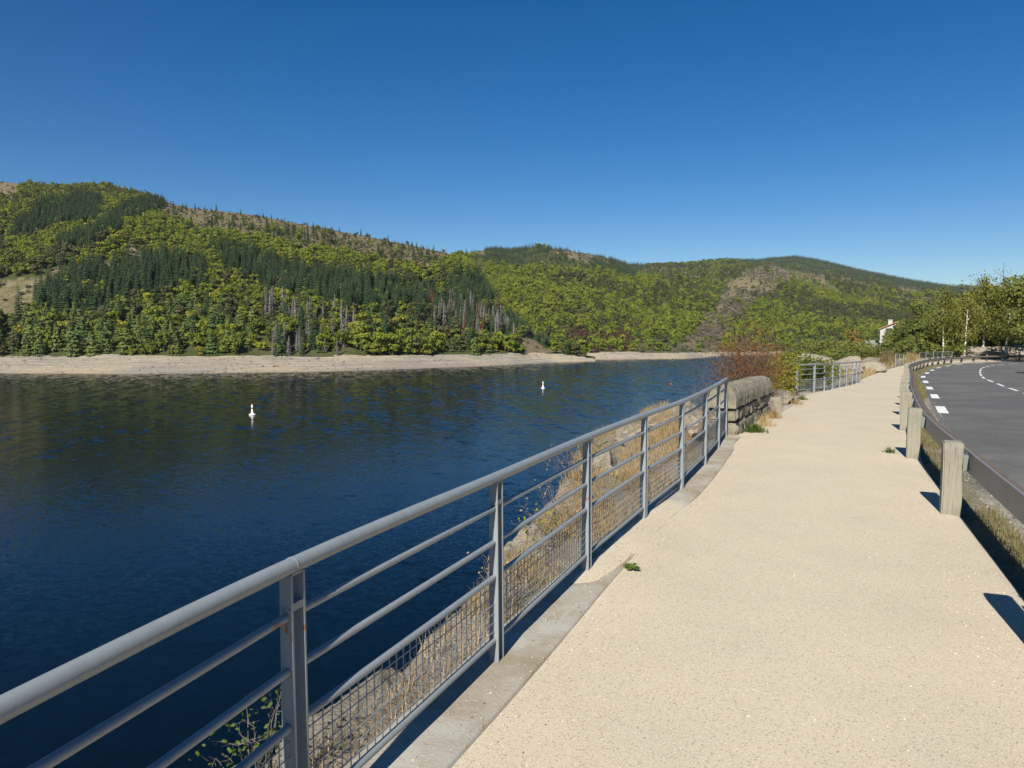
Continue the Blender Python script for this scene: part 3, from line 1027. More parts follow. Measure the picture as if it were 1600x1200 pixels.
def sample(h, p0, p1, cats, polys, seed, thin, dull):
    r = np.random.default_rng(seed)
    dm = max(c[0] for c in cats.values()) * 1.3
    pg, vg = np.meshgrid(np.linspace(p0, p1, 160), np.linspace(0, 1.06, 80), indexing='ij')
    def el(px, v):
        ds, d0, z0, d1, z1 = h.key(px)
        d = d0 + (d1 - d0) * v
        return d / FPX * (d1 - d0) * thin(v, d)[0]
    E = el(pg, vg)
    n = int(E.mean() * (p1 - p0) * 1.06 * dm * E.max() / E.mean())
    px = r.uniform(p0, p1, n); v = r.uniform(0, 1.06, n)
    keep = r.uniform(0, 1, n) < el(px, v) / E.max()
    px, v = px[keep], v[keep]
    x, y, z = h.at(px, v)
    ix, iy = to_px(x, y, z)
    cat = categories(ix, iy, polys)
    out = []
    cl = fbm(x / 38, y / 38, 3, 91)
    size = thin(v, y)[1]
    sp = fbm(x / 60, y / 110, 4, 191)
    for i in range(len(px)):
        dens, kinds = cats[cat[i]]
        dens = dens * (1 + .3 * cl[i])
        if r.uniform() > dens / dm: continue
        u = r.uniform()
        for k, p in kinds:
            if u < p: break
            u -= p
        if k in ('broadleaf', 'far_broadleaf'):
            lim = dull(v[i], ix[i], cat[i]) + 1.0 * sp[i]
            if r.uniform() < lim: k = 'dull' if k == 'broadleaf' else 'far_dull'
        sc = (.55 + .85 * r.uniform() ** 1.1) * size[i] * (TALL.get(k, 1.0) if v[i] < .8 else 1.0)
        out.append((k, x[i], y[i], z[i] - .3, r.uniform(0, 6.283), sc, ix[i], iy[i]))
    return out


def gn_group(meshes):
    """instances of whole trees on the points of one object (rotation, scale and which tree come from attributes)"""
    ng = bpy.data.node_groups.new('tree_scatter', 'GeometryNodeTree')
    ng.interface.new_socket('Geometry', in_out='INPUT', socket_type='NodeSocketGeometry')
    ng.interface.new_socket('Geometry', in_out='OUTPUT', socket_type='NodeSocketGeometry')
    ni, no = ng.nodes.new('NodeGroupInput'), ng.nodes.new('NodeGroupOutput')
    inst = ng.nodes.new('GeometryNodeInstanceOnPoints')
    join = ng.nodes.new('GeometryNodeJoinGeometry')
    for me in reversed(meshes):
        src = bpy.data.objects.new('tree_source', me)
        oi = ng.nodes.new('GeometryNodeObjectInfo'); oi.inputs['Object'].default_value = src
        gi = ng.nodes.new('GeometryNodeGeometryToInstance')
        ng.links.new(oi.outputs['Geometry'], gi.inputs[0]); ng.links.new(gi.outputs[0], join.inputs[0])
    def attr(nm, typ):
        a = ng.nodes.new('GeometryNodeInputNamedAttribute'); a.data_type = typ; a.inputs[0].default_value = nm
        return [o for o in a.outputs if o.enabled][0]
    ng.links.new(ni.outputs[0], inst.inputs['Points'])
    ng.links.new(join.outputs[0], inst.inputs['Instance'])
    inst.inputs['Pick Instance'].default_value = True
    ng.links.new(attr('pick', 'INT'), inst.inputs['Instance Index'])
    er = ng.nodes.new('FunctionNodeEulerToRotation'); ng.links.new(attr('rot', 'FLOAT_VECTOR'), er.inputs[0])
    ng.links.new(er.outputs[0], inst.inputs['Rotation'])
    ng.links.new(attr('scl', 'FLOAT_VECTOR'), inst.inputs['Scale'])
    ng.links.new(inst.outputs[0], no.inputs[0])
    return ng


def stuff_trees(name, pts, meshes):
    me = bpy.data.meshes.new(name)
    me.from_pydata([p[:3] for p in pts], [], [])
    def at(nm, typ, fld, vals):
        a = me.attributes.new(nm, typ, 'POINT'); a.data.foreach_set(fld, np.asarray(vals).ravel())
    at('pick', 'INT', 'value', np.array([i % len(meshes) for i in range(len(pts))], np.int32))
    at('rot', 'FLOAT_VECTOR', 'vector', np.array([(0, 0, p[3]) for p in pts], np.float32))
    at('scl', 'FLOAT_VECTOR', 'vector', np.array([(p[4], p[4], p[4] * (.9 + .2 * ((i * 7919) % 100) / 100)) for i, p in enumerate(pts)], np.float32))
    o = bpy.data.objects.new(name, me); COL.objects.link(o)
    md = o.modifiers.new('scatter', 'NODES'); md.node_group = gn_group(meshes)
    return tag(o, kind='stuff')


SINGLES = {
    'broadleaf': ('broadleaf_tree', 'green broadleaf tree on the steep hillside across the lake', 'tree', 'broadleaf trees on the hillside across the lake'),
    'conifer': ('conifer_tree', 'dark green pointed conifer on the hillside across the lake', 'conifer', 'dark conifers on the hillside across the lake'),
    'pine': ('pine_tree', 'olive green bushy pine above the bare shore across the lake', 'pine', 'pines above the bare shore across the lake'),
    'dead': ('dead_conifer', 'grey leafless dead conifer above the bare shore across the lake', 'dead tree', 'dead grey conifers across the lake'),
    'rust': ('withered_conifer', 'rust red withered conifer on the hillside across the lake', 'withered tree', 'rust red conifers across the lake'),
    'yellow': ('yellow_tree', 'yellow autumn tree on the hillside across the lake', 'tree', 'yellow trees on the hillside across the lake'),
}
STUFF_NAMES = {'broadleaf': 'broadleaf_forest', 'conifer': 'conifer_forest', 'pine': 'pine_forest', 'dead': 'dead_forest', 'shrub': 'heath_shrubbery', 'dull': 'dull_woods', 'far_dull': 'dull_woods',
               'far_broadleaf': 'broadleaf_forest', 'far_conifer': 'conifer_forest', 'reddish': 'reddish_woods', 'grey_shrub': 'grey_shrubbery', 'rust': 'rust_woods', 'yellow': 'yellow_woods'}

left = sample(LH, -330, 915, CATS_L, POLY_L, 5, lambda v, d: (np.interp(v, [0, .12, .35, 1], [1.5, 1.8, 2.7, 4.2]), np.interp(v, [0, .12, .35, 1], [.80, .72, .58, .42])), lambda v, ix, c: .12 + .35 * max(0, v - .45) + (.25 if 250 < ix < 700 and v > .5 else 0))
mid = sample(MH, 600, 1560, CATS_M, POLY_M, 6, lambda v, d: (np.interp(d, [300, 420, 700, 1200, 2000], [4.6, 3.9, 3.0, 2.2, 1.7]), np.interp(d, [300, 420, 700, 1200, 2000], [.50, .52, .56, .56, .60])), lambda v, ix, c: .30 + .3 * max(0, v - .5) + (.25 if ix > 1020 else 0))
print('trees', len(left), len(mid))
NSING = {'broadleaf': 280, 'conifer': 280, 'pine': 200, 'dead': 200, 'rust': 60, 'yellow': 80}
for kind in sorted({t[0] for t in left}):
    ts = [t for t in left if t[0] == kind]
    ts.sort(key=lambda t: -(t[5] / t[2]) * (1 if -4 < t[6] < 1600 else .01))
    k = NSING.get(kind, 0)
    for i, t in enumerate(ts[:k]):
        if not -10 < t[6] < 1600: break
        nm, lab, cat, grp = SINGLES[kind]
        o = bpy.data.objects.new(nm, PROTO[kind][i % len(PROTO[kind])])
        o.location = t[1:4]; o.rotation_euler = (0, 0, t[4]); o.scale = (t[5],) * 3
        COL.objects.link(o); tag(o, lab, cat, grp)
    else:
        i = min(k, len(ts))
    rest = ts[i:] if k else ts
    if rest: stuff_trees(STUFF_NAMES[kind], [t[1:6] for t in rest], PROTO[kind])
for kind in sorted({t[0] for t in mid}):
    stuff_trees(STUFF_NAMES[kind], [t[1:6] for t in mid if t[0] == kind], PROTO[kind])

# the one bright red withered conifer in the stand of dead trees
_x, _y, _z = LH.at(np.array([675.]), np.array([.28]))
for v in np.linspace(.05, .7, 60):
    a = [float(q[0]) for q in LH.at(np.array([675.]), np.array([v]))]
    if to_px(*a)[1] < 487: break
o = bpy.data.objects.new('withered_conifer', PROTO['rust'][0]); o.location = (a[0], a[1], a[2] - .3); COL.objects.link(o); o.scale = (1.15,) * 3
tag(o, 'tallest bright rust red conifer beside the dark stand across the lake', 'withered tree')

# ------------------------------------------------------------------ railings
def railing(pts, label, seed, res=1, h=.985, group=None):
    """pts: post positions on the ground"""
    P = [Vector((x, y, zr1(y) + .022)) for x, y in pts]
    root = empty('metal_railing', P[0])
    tag(root, label, 'railing', group)
    up = Vector((0, 0, 1))
    tang = []
    for i in range(len(P)):
        t = P[min(i + 1, len(P) - 1)] - P[max(i - 1, 0)]
        t.z = 0; tang.append(t.normalized())
    # hand rail
    cs = spline([(p.x, p.y) for p in P], .12 if res else .4)
    hb = MB()
    hp = [(x, y, zr1(y) + .022 + h - .03) for x, y in cs]
    hb.tube(hp, .0255, 18 if res else 8)
    if res:
        for i in range(1, len(P) - 1, 2):
            c = P[i] + up * (h - .03)
            hb.tube([c - tang[i] * .003, c + tang[i] * .003], .0268, 18)
    hb.build('handrail', M['fence'], root, auto=40)
    for i, p in enumerate(P):
        t = tang[i]; n = Vector((t.y, -t.x, 0))
        mb = MB()
        for sgn in (-1, 1):
            c = p + t * .030 * sgn
            zt = h - .052
            w0, w1, th = .028, .022, .004
            vs = []
            for z, w in ((-.06, w0), (zt, w1)):
                for a, b in ((-th, -w), (th, -w), (th, w), (-th, w)):
                    vs.append(c + t * a + n * b + up * z)
            mb.add(vs, [(3, 2, 1, 0), (4, 5, 6, 7), (0, 1, 5, 4), (1, 2, 6, 5), (2, 3, 7, 6), (3, 0, 4, 7)])
        if res:
            mb.box(p + up * (h - .052), (.028, .020, .004), (t, n, up))
            for z in (h - .16,):
                for q in (-.010, .012):
                    mb.tube([p - t * .035 + n * q + up * z, p - t * .0385 + n * q + up * z], .005, 8)
        post = mb.build('post', M['fence'], root)
        if res:
            sb = MB()
            sb.box(p + up * (h - .155), (.0245, .021, .012), (t, n, up))
            sb.build('spacer', M['fence'], post)
    for i in range(len(P) - 1):
        t = (P[i + 1] - P[i]); L = t.length; t.normalize(); n = Vector((t.y, -t.x, 0)).normalized()
        a, b = P[i] + t * .035, P[i + 1] - t * .035
        for z, r in ((.80, .0135), (.625, .0135), (.445, .0150), (.115, .0150)):
            mb = MB(); mb.tube([a + up * z, b + up * z], r, 12 if res else 6)
            mb.build('rail', M['fence'], root, auto=40)
        mb = MB()
        wd = .0017 if res else .003
        nv = int((L - .07) / (.048 if res else .095))
        for k in range(1, nv):
            c = a + (b - a) * (k / nv)
            mb.box(c + up * .28, (wd, wd, .165), (t, n, up))
        for z in np.arange(.165, .43, .047 if res else .07):
            mb.box((a + b) / 2 + up * float(z) + n * (wd * 2.02), ((b - a).length / 2, wd, wd), (t, n, up))
        mb.build('mesh_panel', M['fence'], root)
    return root


railing(FENCE, 'long blue grey metal railing with wire mesh, ending at the stone wall', 1)
F2 = [(9.45, 23.5), (10.35, 24.25), (11.2, 25.4), (12.05, 26.65), (12.9, 27.9), (13.75, 29.15), (14.6, 30.4), (15.4, 31.7), (16.2, 33.0)]
railing(F2, 'grey metal railing beyond the stone wall in front of yellow green bushes', 2, 0)
railing([(31.35, 58.0), (32.2, 59.0), (33.1, 60.0)], 'short grey metal railing panel at the far end of the path beside tall dry grass', 3, 0)
railing([(41.0, 71.4), (42.5, 72.9), (44.1, 74.3), (45.8, 75.6), (47.6, 76.8)], 'distant grey metal railing behind the guardrail on the bend', 4, 0)

# ------------------------------------------------------------------ roadside guard rail
GR = empty('guardrail', (4.17, 6.66, 0))
tag(GR, 'timber and steel guardrail on grey wooden posts curving between path and road', 'guardrail')
up = Vector((0, 0, 1))
rg = random.Random(3)
s1 = s_at_y(GC, GS, 6.66)
sposts = [s1 + 3.3 * k for k in range(-3, 40) if .5 < s1 + 3.3 * k < GS[-1] - 1]
for s in sposts:
    p, t, n = frame_at(GC, GT, GN, GS, s)
    t = Vector((*t, 0)); n = Vector((*n, 0)); p = Vector((*p, zr1(p[1])))
    bm = bmesh.new()
    bmesh.ops.create_cube(bm, size=1)
    for v in bm.verts:
        v.co = Vector((v.co.x * .165, v.co.y * .15, v.co.z * 1.06 + .16))
    bmesh.ops.subdivide_edges(bm, edges=bm.edges[:], cuts=3, use_grid_fill=True)
    bmesh.ops.bevel(bm, geom=[e for e in bm.edges if e.calc_face_angle(0) > 1], offset=.012, segments=2, affect='EDGES')
    sd = rg.uniform(0, 50)
    for v in bm.verts:
        if v.co.x > .06 and .40 < v.co.z < .62: v.co.x -= .012
        k = mnoise.noise(v.co * 4 + Vector((sd, 0, 0)))
        v.co.x += .006 * k; v.co.y += .006 * mnoise.noise(v.co * 4 + Vector((0, sd, 0)))
    me = bpy.data.meshes.new('post'); bm.to_mesh(me); bm.free()
    me.materials.append(M['timber'])
    me.polygons.foreach_set('use_smooth', [True] * len(me.polygons)); me.set_sharp_from_angle(angle=R(35))
    o = bpy.data.objects.new('post', me)
    tilt = Matrix.Rotation(rg.uniform(-.03, .03), 4, 'X') @ Matrix.Rotation(rg.uniform(-.025, .025), 4, 'Y')
    o.matrix_world = Matrix.Translation(p) @ Matrix(((*n, 0), (*t, 0), (*up, 0), (0, 0, 0, 1))).transposed() @ tilt
    mw = o.matrix_world.copy()
    COL.objects.link(o); o.parent = GR; o.matrix_parent_inverse = Matrix.Translation((4.17, 6.66, 0)).inverted(); o.matrix_world = mw
    mb = MB()
    c = p + n * .105 + up * .50
    mb.box(c, (.022, .05, .07), (n, t, up))
    mb.build('bracket', M['steel'], GR)


def sweep(mb, s0, s1_, prof, closed=True, step=.4):
    ss = np.linspace(s0, s1_, max(3, int((s1_ - s0) / step)))
    Pp = resamp(GC, GS, ss); nn = GN[np.clip(np.searchsorted(GS, ss), 0, len(GC) - 1)]
    m = len(prof); vs, fs = [], []
    for p, q in zip(Pp, nn):
        for o, z in prof: vs.append((p[0] + q[0] * o, p[1] + q[1] * o, zr1(p[1]) + z))
    for i in range(len(ss) - 1):
        for k in range(m):
            k2 = (k + 1) % m
            fs.append((i * m + k, i * m + k2, (i + 1) * m + k2, (i + 1) * m + k))
    fs.append(tuple(range(m))[::-1]); fs.append(tuple((len(ss) - 1) * m + k for k in range(m)))
    mb.add(vs, fs)


CH = [(.130, .405), (.130, .600), (.152, .600), (.152, .5945), (.1365, .5945), (.1365, .4105), (.152, .4105), (.152, .405)]
for a, b in zip(sposts[:-1], sposts[1:]):
    mb = MB(); sweep(mb, a + .15, b + .15 - .008, CH); mb.build('beam', M['steel'], GR)
    mb = MB(); sweep(mb, a + .04, a + .34, [(.124, .425), (.124, .585), (.1295, .585), (.1295, .425)])
    mb2 = mb
    for ds in (.09, .27):
        p, t, n = frame_at(GC, GT, GN, GS, a + ds)
        for z in (.46, .55):
            c = Vector((p[0], p[1], zr1(p[1]) + z)) + Vector((*n, 0)) * .123
            mb.tube([c, c - Vector((*n, 0)) * .012], .012, 6)
    mb.build('splice_plate', M['steel'], GR)
    prof = [(.216 + .078 * math.cos(w), .480 + .078 * math.sin(w)) for w in np.linspace(0, 2 * math.pi, 12, endpoint=False)]
    mb = MB(); sweep(mb, a + .02, b - .02, prof); mb.build('log', M['log'], GR, auto=50)


# ------------------------------------------------------------------ rocks and the stone wall
def rock_mesh(name, seed, size, mat, cuts=10, rough=.12, sub=4):
    r = random.Random(seed)
    bm = bmesh.new()
    bmesh.ops.create_icosphere(bm, subdivisions=sub, radius=1)
    pl = []
    for _ in range(cuts):
        d = Vector((r.gauss(0, 1), r.gauss(0, 1), r.gauss(0, 1))).normalized()
        pl.append((d, r.uniform(.55, .88)))
    off = Vector((r.uniform(0, 90),) * 3)
    for v in bm.verts:
        c = v.co.copy()
        for d, k in pl:
            e = c.dot(d) - k
            if e > 0: c -= d * e * .985
        k = mnoise.fractal(c * 2.4 + off, .85, 2.1, 6) * rough * .8 + (abs(mnoise.noise(c * 5 + off)) - .25) * rough * .55
        c += v.co * k
        v.co = Vector((c.x * size[0], c.y * size[1], c.z * size[2]))
    me = bpy.data.meshes.new(name); bm.to_mesh(me); bm.free()
    me.materials.append(mat)
    me.polygons.foreach_set('use_smooth', [True] * len(me.polygons)); me.set_sharp_from_angle(angle=R(28))
    return me


def rock(label, x, y, zc, size, seed, rz=0., mat=None, cuts=10, rough=.12, name='boulder', cat='boulder', sub=4):
    o = bpy.data.objects.new(name, rock_mesh(name, seed, size, mat or M['rock'], cuts, rough, sub))
    o.location = (x, y, zc); o.rotation_euler = (0, 0, rz); COL.objects.link(o)
    return tag(o, label, cat)


rock('pale jagged rock outcrop behind the railing just before the stone wall', 2.50, 11.5, -.02, (.72, 1.30, .72), 4, -.5, None, 13, .24, 'rock_outcrop', 'rock', 5)
rock('squared pale block lying behind the railing against the stone wall end', 3.05, 11.75, .22, (.26, .3, .30), 9, .3, None, 14, .08)
rock('rounded pinkish boulder low on the bank behind the railing', 1.20, 9.0, -.30, (.42, .85, .46), 12, -.4, None, 11, .2, sub=5)
rock('low flat pale rock at the foot of the railing near the bottom edge', -.80, 3.45, -.40, (.30, .85, .22), 15, -.35, None, 12, .18, sub=5)
rock('narrow pale rock shelf below the railing beside the leafy sprig', -1.20, 2.35, -.42, (.30, .6, .22), 16, -.3, None, 12, .2, sub=5)
rock('crumbling pale rock on the bank edge beside dry stalks', .22, 6.35, -.42, (.34, .75, .36), 17, -.45, None, 12, .2, sub=5)
rock('small pale stone by the concrete slab just past the wall', 6.15, 16.6, .02, (.22, .3, .28), 18, .5, None, 12, .1)
rock('flat pale stone against the start of the second railing', 7.2, 18.9, .0, (.35, .6, .26), 19, -.5, None, 12, .12)
rock('long pale stone edging below the yellow green bush', 8.6, 22.3, -.12, (.4, 1.0, .28), 20, -.7, None, 12, .12)
rock('tall pointed pale boulder showing above the second railing', *on_depth(1268, 566, 37)[:2], on_depth(0, 570, 37)[2], (1.35, 1.2, .85), 22, .4, None, 9, .12)
rock('dark topped boulder right of the pointed one behind the second railing', *on_depth(1324, 574, 41)[:2], on_depth(0, 574, 41)[2], (1.5, 1.2, .78), 25, .9, None, 10, .12)
rock('grassy rounded boulder left of the path before the short railing', *on_depth(1362, 572, 46)[:2], on_depth(0, 573, 46)[2], (.95, 1.2, .5), 27, .2, None, 10, .12)
rock('broad grey rock bank behind the far end of the guardrail under birches', *on_depth(1552, 563, 86)[:2], land_z1(on_depth(1552, 563, 86)[0], 86) + .5, (5.2, 2.0, 1.5), 31, -.1, None, 16, .16, 'rock_bank', 'rock', 5)
rock('low brownish rock beside the broad grey rock bank', *on_depth(1598, 563, 88)[:2], land_z1(on_depth(1598, 563, 87)[0], 87) + .4, (3.2, 1.8, 1.2), 33, .3, None, 12, .16, 'rock_bank', 'rock', 4)


def stone_block(mb, c, half, ax, seed, rough=.018, bev=.03):
    r = random.Random(seed)
    bm = bmesh.new()
    bmesh.ops.create_cube(bm, size=2)
    for v in bm.verts: v.co = Vector((v.co.x * half[0], v.co.y * half[1], v.co.z * half[2])) * r.uniform(.965, 1.02)
    bmesh.ops.bevel(bm, geom=bm.edges[:], offset=bev, segments=2, affect='EDGES')
    bmesh.ops.subdivide_edges(bm, edges=[e for e in bm.edges if e.calc_length() > .1], cuts=4, use_grid_fill=True)
    off = Vector((r.uniform(0, 80), r.uniform(0, 80), 0))
    bm.normal_update()
    for v in bm.verts:
        v.co += v.normal * (mnoise.fractal(v.co * 6 + off, .8, 2, 4) * rough * 1.6)
    bm.verts.ensure_lookup_table()
    vs = [Vector(c) + ax[0] * v.co.x + ax[1] * v.co.y + ax[2] * v.co.z for v in bm.verts]
    for i, v in enumerate(bm.verts): v.index = i
    mb.add(vs, [[v.index for v in f.verts] for f in bm.faces])
    bm.free()


WALL = empty('stone_wall', (3.75, 11.75, 0))
tag(WALL, 'old stone parapet wall with rounded coping at the end of the long railing', 'stone wall')
sw0, sw1 = s_at_y(LC, LS, 11.85), s_at_y(LC, LS, 15.75)
mb = MB(); r_ = random.Random(8)
for row, (zb, zh, n_) in enumerate(((.0, .22, 5), (.232, .235, 4))):
    s = sw0; L = (sw1 - sw0) / n_
    for k in range(n_):
        l = L * r_.uniform(.86, 1.0) if k < n_ - 1 else sw1 - s
        if row == 1 and k == 0: l *= .6
        p, t, n = frame_at(LC, LT, LN, LS, s + l / 2)
        t = Vector((*t, 0)); n = Vector((*n, 0))
        c = Vector((p[0], p[1], zr1(p[1]) + zb + zh / 2 - .04 * (row == 0))) - n * .10
        stone_block(mb, c + n * r_.uniform(-.02, .02), (l / 2 - .014, .228, zh / 2 - .009 + .04 * (row == 0)), (t, n, Vector((0, 0, 1))), 50 + row * 9 + k, .034)
        s += l
mb.build('masonry', M['stone'], WALL, auto=40)
s = sw0 - .06
for k in range(4):
    l = (sw1 - sw0 + .1) / 4
    p, t, n = frame_at(LC, LT, LN, LS, s + l / 2)
    t = Vector((*t, 0)); n = Vector((*n, 0))
    c = Vector((p[0], p[1], zr1(p[1]) + .475)) - n * .10
    cb = MB(); prof = [(-.235, 0), (-.24, .15), (-.215, .25), (-.15, .33), (-.055, .37), (.055, .37), (.15, .33), (.215, .25), (.242, .15), (.235, .0)]
    pf = []
    for q_ in range(len(prof) - 1):
        for f_ in (0, .25, .5, .75):
            pf.append((prof[q_][0] * (1 - f_) + prof[q_ + 1][0] * f_, prof[q_][1] * (1 - f_) + prof[q_ + 1][1] * f_))
    prof = pf + [prof[-1]]
    ns = 44; vs, fs = [], []; off = Vector((k * 7.3, 1, 2))
    for i in range(ns):
        q = (i / (ns - 1) - .5) * (l - .005); e = 1 - .010 * (abs(i / (ns - 1) - .5) * 2) ** 8
        for j, (o_, z_) in enumerate(prof):
            w_ = c + t * q + n * o_ * e + Vector((0, 0, z_ * e))
            w_ += (n * o_ + Vector((0, 0, z_ - .1))).normalized() * (.020 * mnoise.fractal(w_ * 3.2 + off, .75, 2, 6) + .012 * mnoise.noise(w_ * 19 + off))
            vs.append(w_)
    m_ = len(prof)
    for i in range(ns - 1):
        for j in range(m_):
            j2 = (j + 1) % m_
            fs.append((i * m_ + j, i * m_ + j2, (i + 1) * m_ + j2, (i + 1) * m_ + j))
    fs.append(tuple(range(m_))[::-1]); fs.append(tuple((ns - 1) * m_ + j for j in range(m_)))
    cb.add(vs, fs); cb.build('coping_stone', M['stone'], WALL, auto=50)
    s += l

# ------------------------------------------------------------------ plants close by
def grass_blades(mb, n, pos, lmin, lmax, w, lean=.5, rng=RNG):
    """pos(n) -> (n,3)"""
    P = pos(n)
    for p in P:
        a = rng.uniform(0, 6.283); l = rng.uniform(lmin, lmax); k = rng.uniform(.1, lean) * l
        c, s_ = math.cos(a), math.sin(a); q = rng.uniform(0, 3.14); cx, cy = math.cos(q) * w * .5, math.sin(q) * w * .5
        m1 = (p[0] + c * k * .3, p[1] + s_ * k * .3, p[2] + l * .55)
        e = (p[0] + c * k, p[1] + s_ * k, p[2] + l * (1 - .25 * k / l))
        mb.add([(p[0] - cx, p[1] - cy, p[2] - .02), (p[0] + cx, p[1] + cy, p[2] - .02), (m1[0] + cx * .8, m1[1] + cy * .8, m1[2]), (m1[0] - cx * .8, m1[1] - cy * .8, m1[2]), e],
               [(0, 1, 2, 3), (3, 2, 4)])


def bank_grass(name, n, y0, y1, t0, t1, lmin, lmax, w, mat, thr, seed, freq=1.3):
    r = np.random.default_rng(seed)
    mb = MB()
    y = r.uniform(y0, y1, n * 3)
    t = t0 + (t1 - t0) * r.uniform(0, 1, n * 3) ** .9
    tw = np.interp(y, [0, 6, 9, 12, 16, 60], [.55, .8, 1, 1.2, 1, 1])
    s = np.interp(y, LC[:, 1], LS); P = resamp(LC, LS, s); n_ = LN[np.clip(np.searchsorted(LS, s), 0, len(LC) - 1)]
    x, yy_ = P[:, 0] - n_[:, 0] * t * tw, P[:, 1] - n_[:, 1] * t * tw
    keep = fbm(x * freq, yy_ * freq, 3, seed) + r.uniform(-.25, .25, n * 3) > thr
    x, yy_ = x[keep][:n], yy_[keep][:n]
    z = land_z(x[None], yy_[None])[0]
    pts = np.stack([x, yy_, z], 1)
    grass_blades(mb, len(pts), lambda k: pts, lmin, lmax, w, .7, r)
    return tag(mb.build(name, mat), kind='stuff')


bank_grass('dry_grass', 14000, 5.0, 13.5, .2, 1.9, .05, .19, .006, M['straw'], -.1, 3)
bank_grass('dry_grass', 3500, 14, 34, .12, 2.6, .12, .42, .012, M['straw'], .0, 4, .6)
bank_grass('dry_grass', 6500, 33, 62, .15, 6.0, .25, .75, .035, M['straw'], -.1, 6, .35)
bank_grass('dry_grass', 3000, 37, 50, .15, 3.0, .2, .55, .025, M['straw'], -.5, 9, .35)
bank_grass('dry_grass', 700, 1.4, 5.5, .25, .9, .06, .2, .005, M['straw'], .05, 7)


def verge_pts(r, n, o0, o1, y0, y1, thr, fq=1.1):
    y = y0 + (y1 - y0) * r.uniform(0, 1, n * 3) ** 1.4
    o_ = r.uniform(o0, o1, n * 3)
    s = np.interp(y, GC[:, 1], GS); P = resamp(GC, GS, s); nn = GN[np.clip(np.searchsorted(GS, s), 0, len(GC) - 1)]
    x, yv = P[:, 0] + nn[:, 0] * o_, P[:, 1] + nn[:, 1] * o_
    k = fbm(x * fq, yv * fq, 3, 61) + r.uniform(-.15, .15, n * 3) > thr
    x, yv = x[k][:n], yv[k][:n]
    return np.stack([x, yv, zroad(yv) - .03], 1)


mb = MB(); r_ = np.random.default_rng(14)
pts = verge_pts(r_, 5500, .20, .46, 3, 30, .0); grass_blades(mb, len(pts), lambda k: pts, .03, .11, .006, .9, r_)
pts = verge_pts(r_, 2600, .05, .6, 22, 66, -.3); grass_blades(mb, len(pts), lambda k: pts, .06, .20, .022, .8, r_)
tag(mb.build('verge_grass', M['verge_grass']), kind='stuff')

# loose stones on the path, the kerb and the road edge
mb = MB(); r_ = np.random.default_rng(15)


def pebble(p, s):
    q = r_.uniform(.6, 1.2, 6) * s
    mb.add([(p[0] + q[0], p[1], p[2]), (p[0], p[1] + q[1], p[2]), (p[0] - q[2], p[1], p[2]), (p[0], p[1] - q[3], p[2]), (p[0], p[1], p[2] + q[4] * .7), (p[0], p[1], p[2] - q[5] * .4)],
           [(0, 1, 4), (1, 2, 4), (2, 3, 4), (3, 0, 4), (1, 0, 5), (2, 1, 5), (3, 2, 5), (0, 3, 5)])


def path_z(x, y):
    i = np.clip(np.searchsorted(yy, y), 1, len(yy) - 1)
    return float(np.interp(x, XP[i], ZP[i]))


for _ in range(12000):
    y = 1.2 + 9.5 * r_.uniform() ** 1.5
    xl, xr = np.interp(y, LC[:, 1], LC[:, 0]), np.interp(y, GC[:, 1], GC[:, 0])
    u = r_.uniform() if r_.uniform() < .55 else (.02 + .16 * r_.uniform() if r_.uniform() < .55 else 1 - .14 * r_.uniform())
    x = xl + (xr - xl) * u
    off_ = (x - xl) * .92
    z = path_z(x, y)
    if off_ < .225: z = max(z, zr1(y) + .026)
    pebble((x, y, z), float(np.clip(r_.lognormal(-5.85, .42), .0015, .009)))
for p in verge_pts(r_, 1800, .3, .75, 3, 22, -.5):
    pebble((p[0], p[1], p[2] + .0), float(np.clip(r_.lognormal(-5.1, .5), .003, .013)))
tag(mb.build('gravel', M['pebble']), kind='stuff')


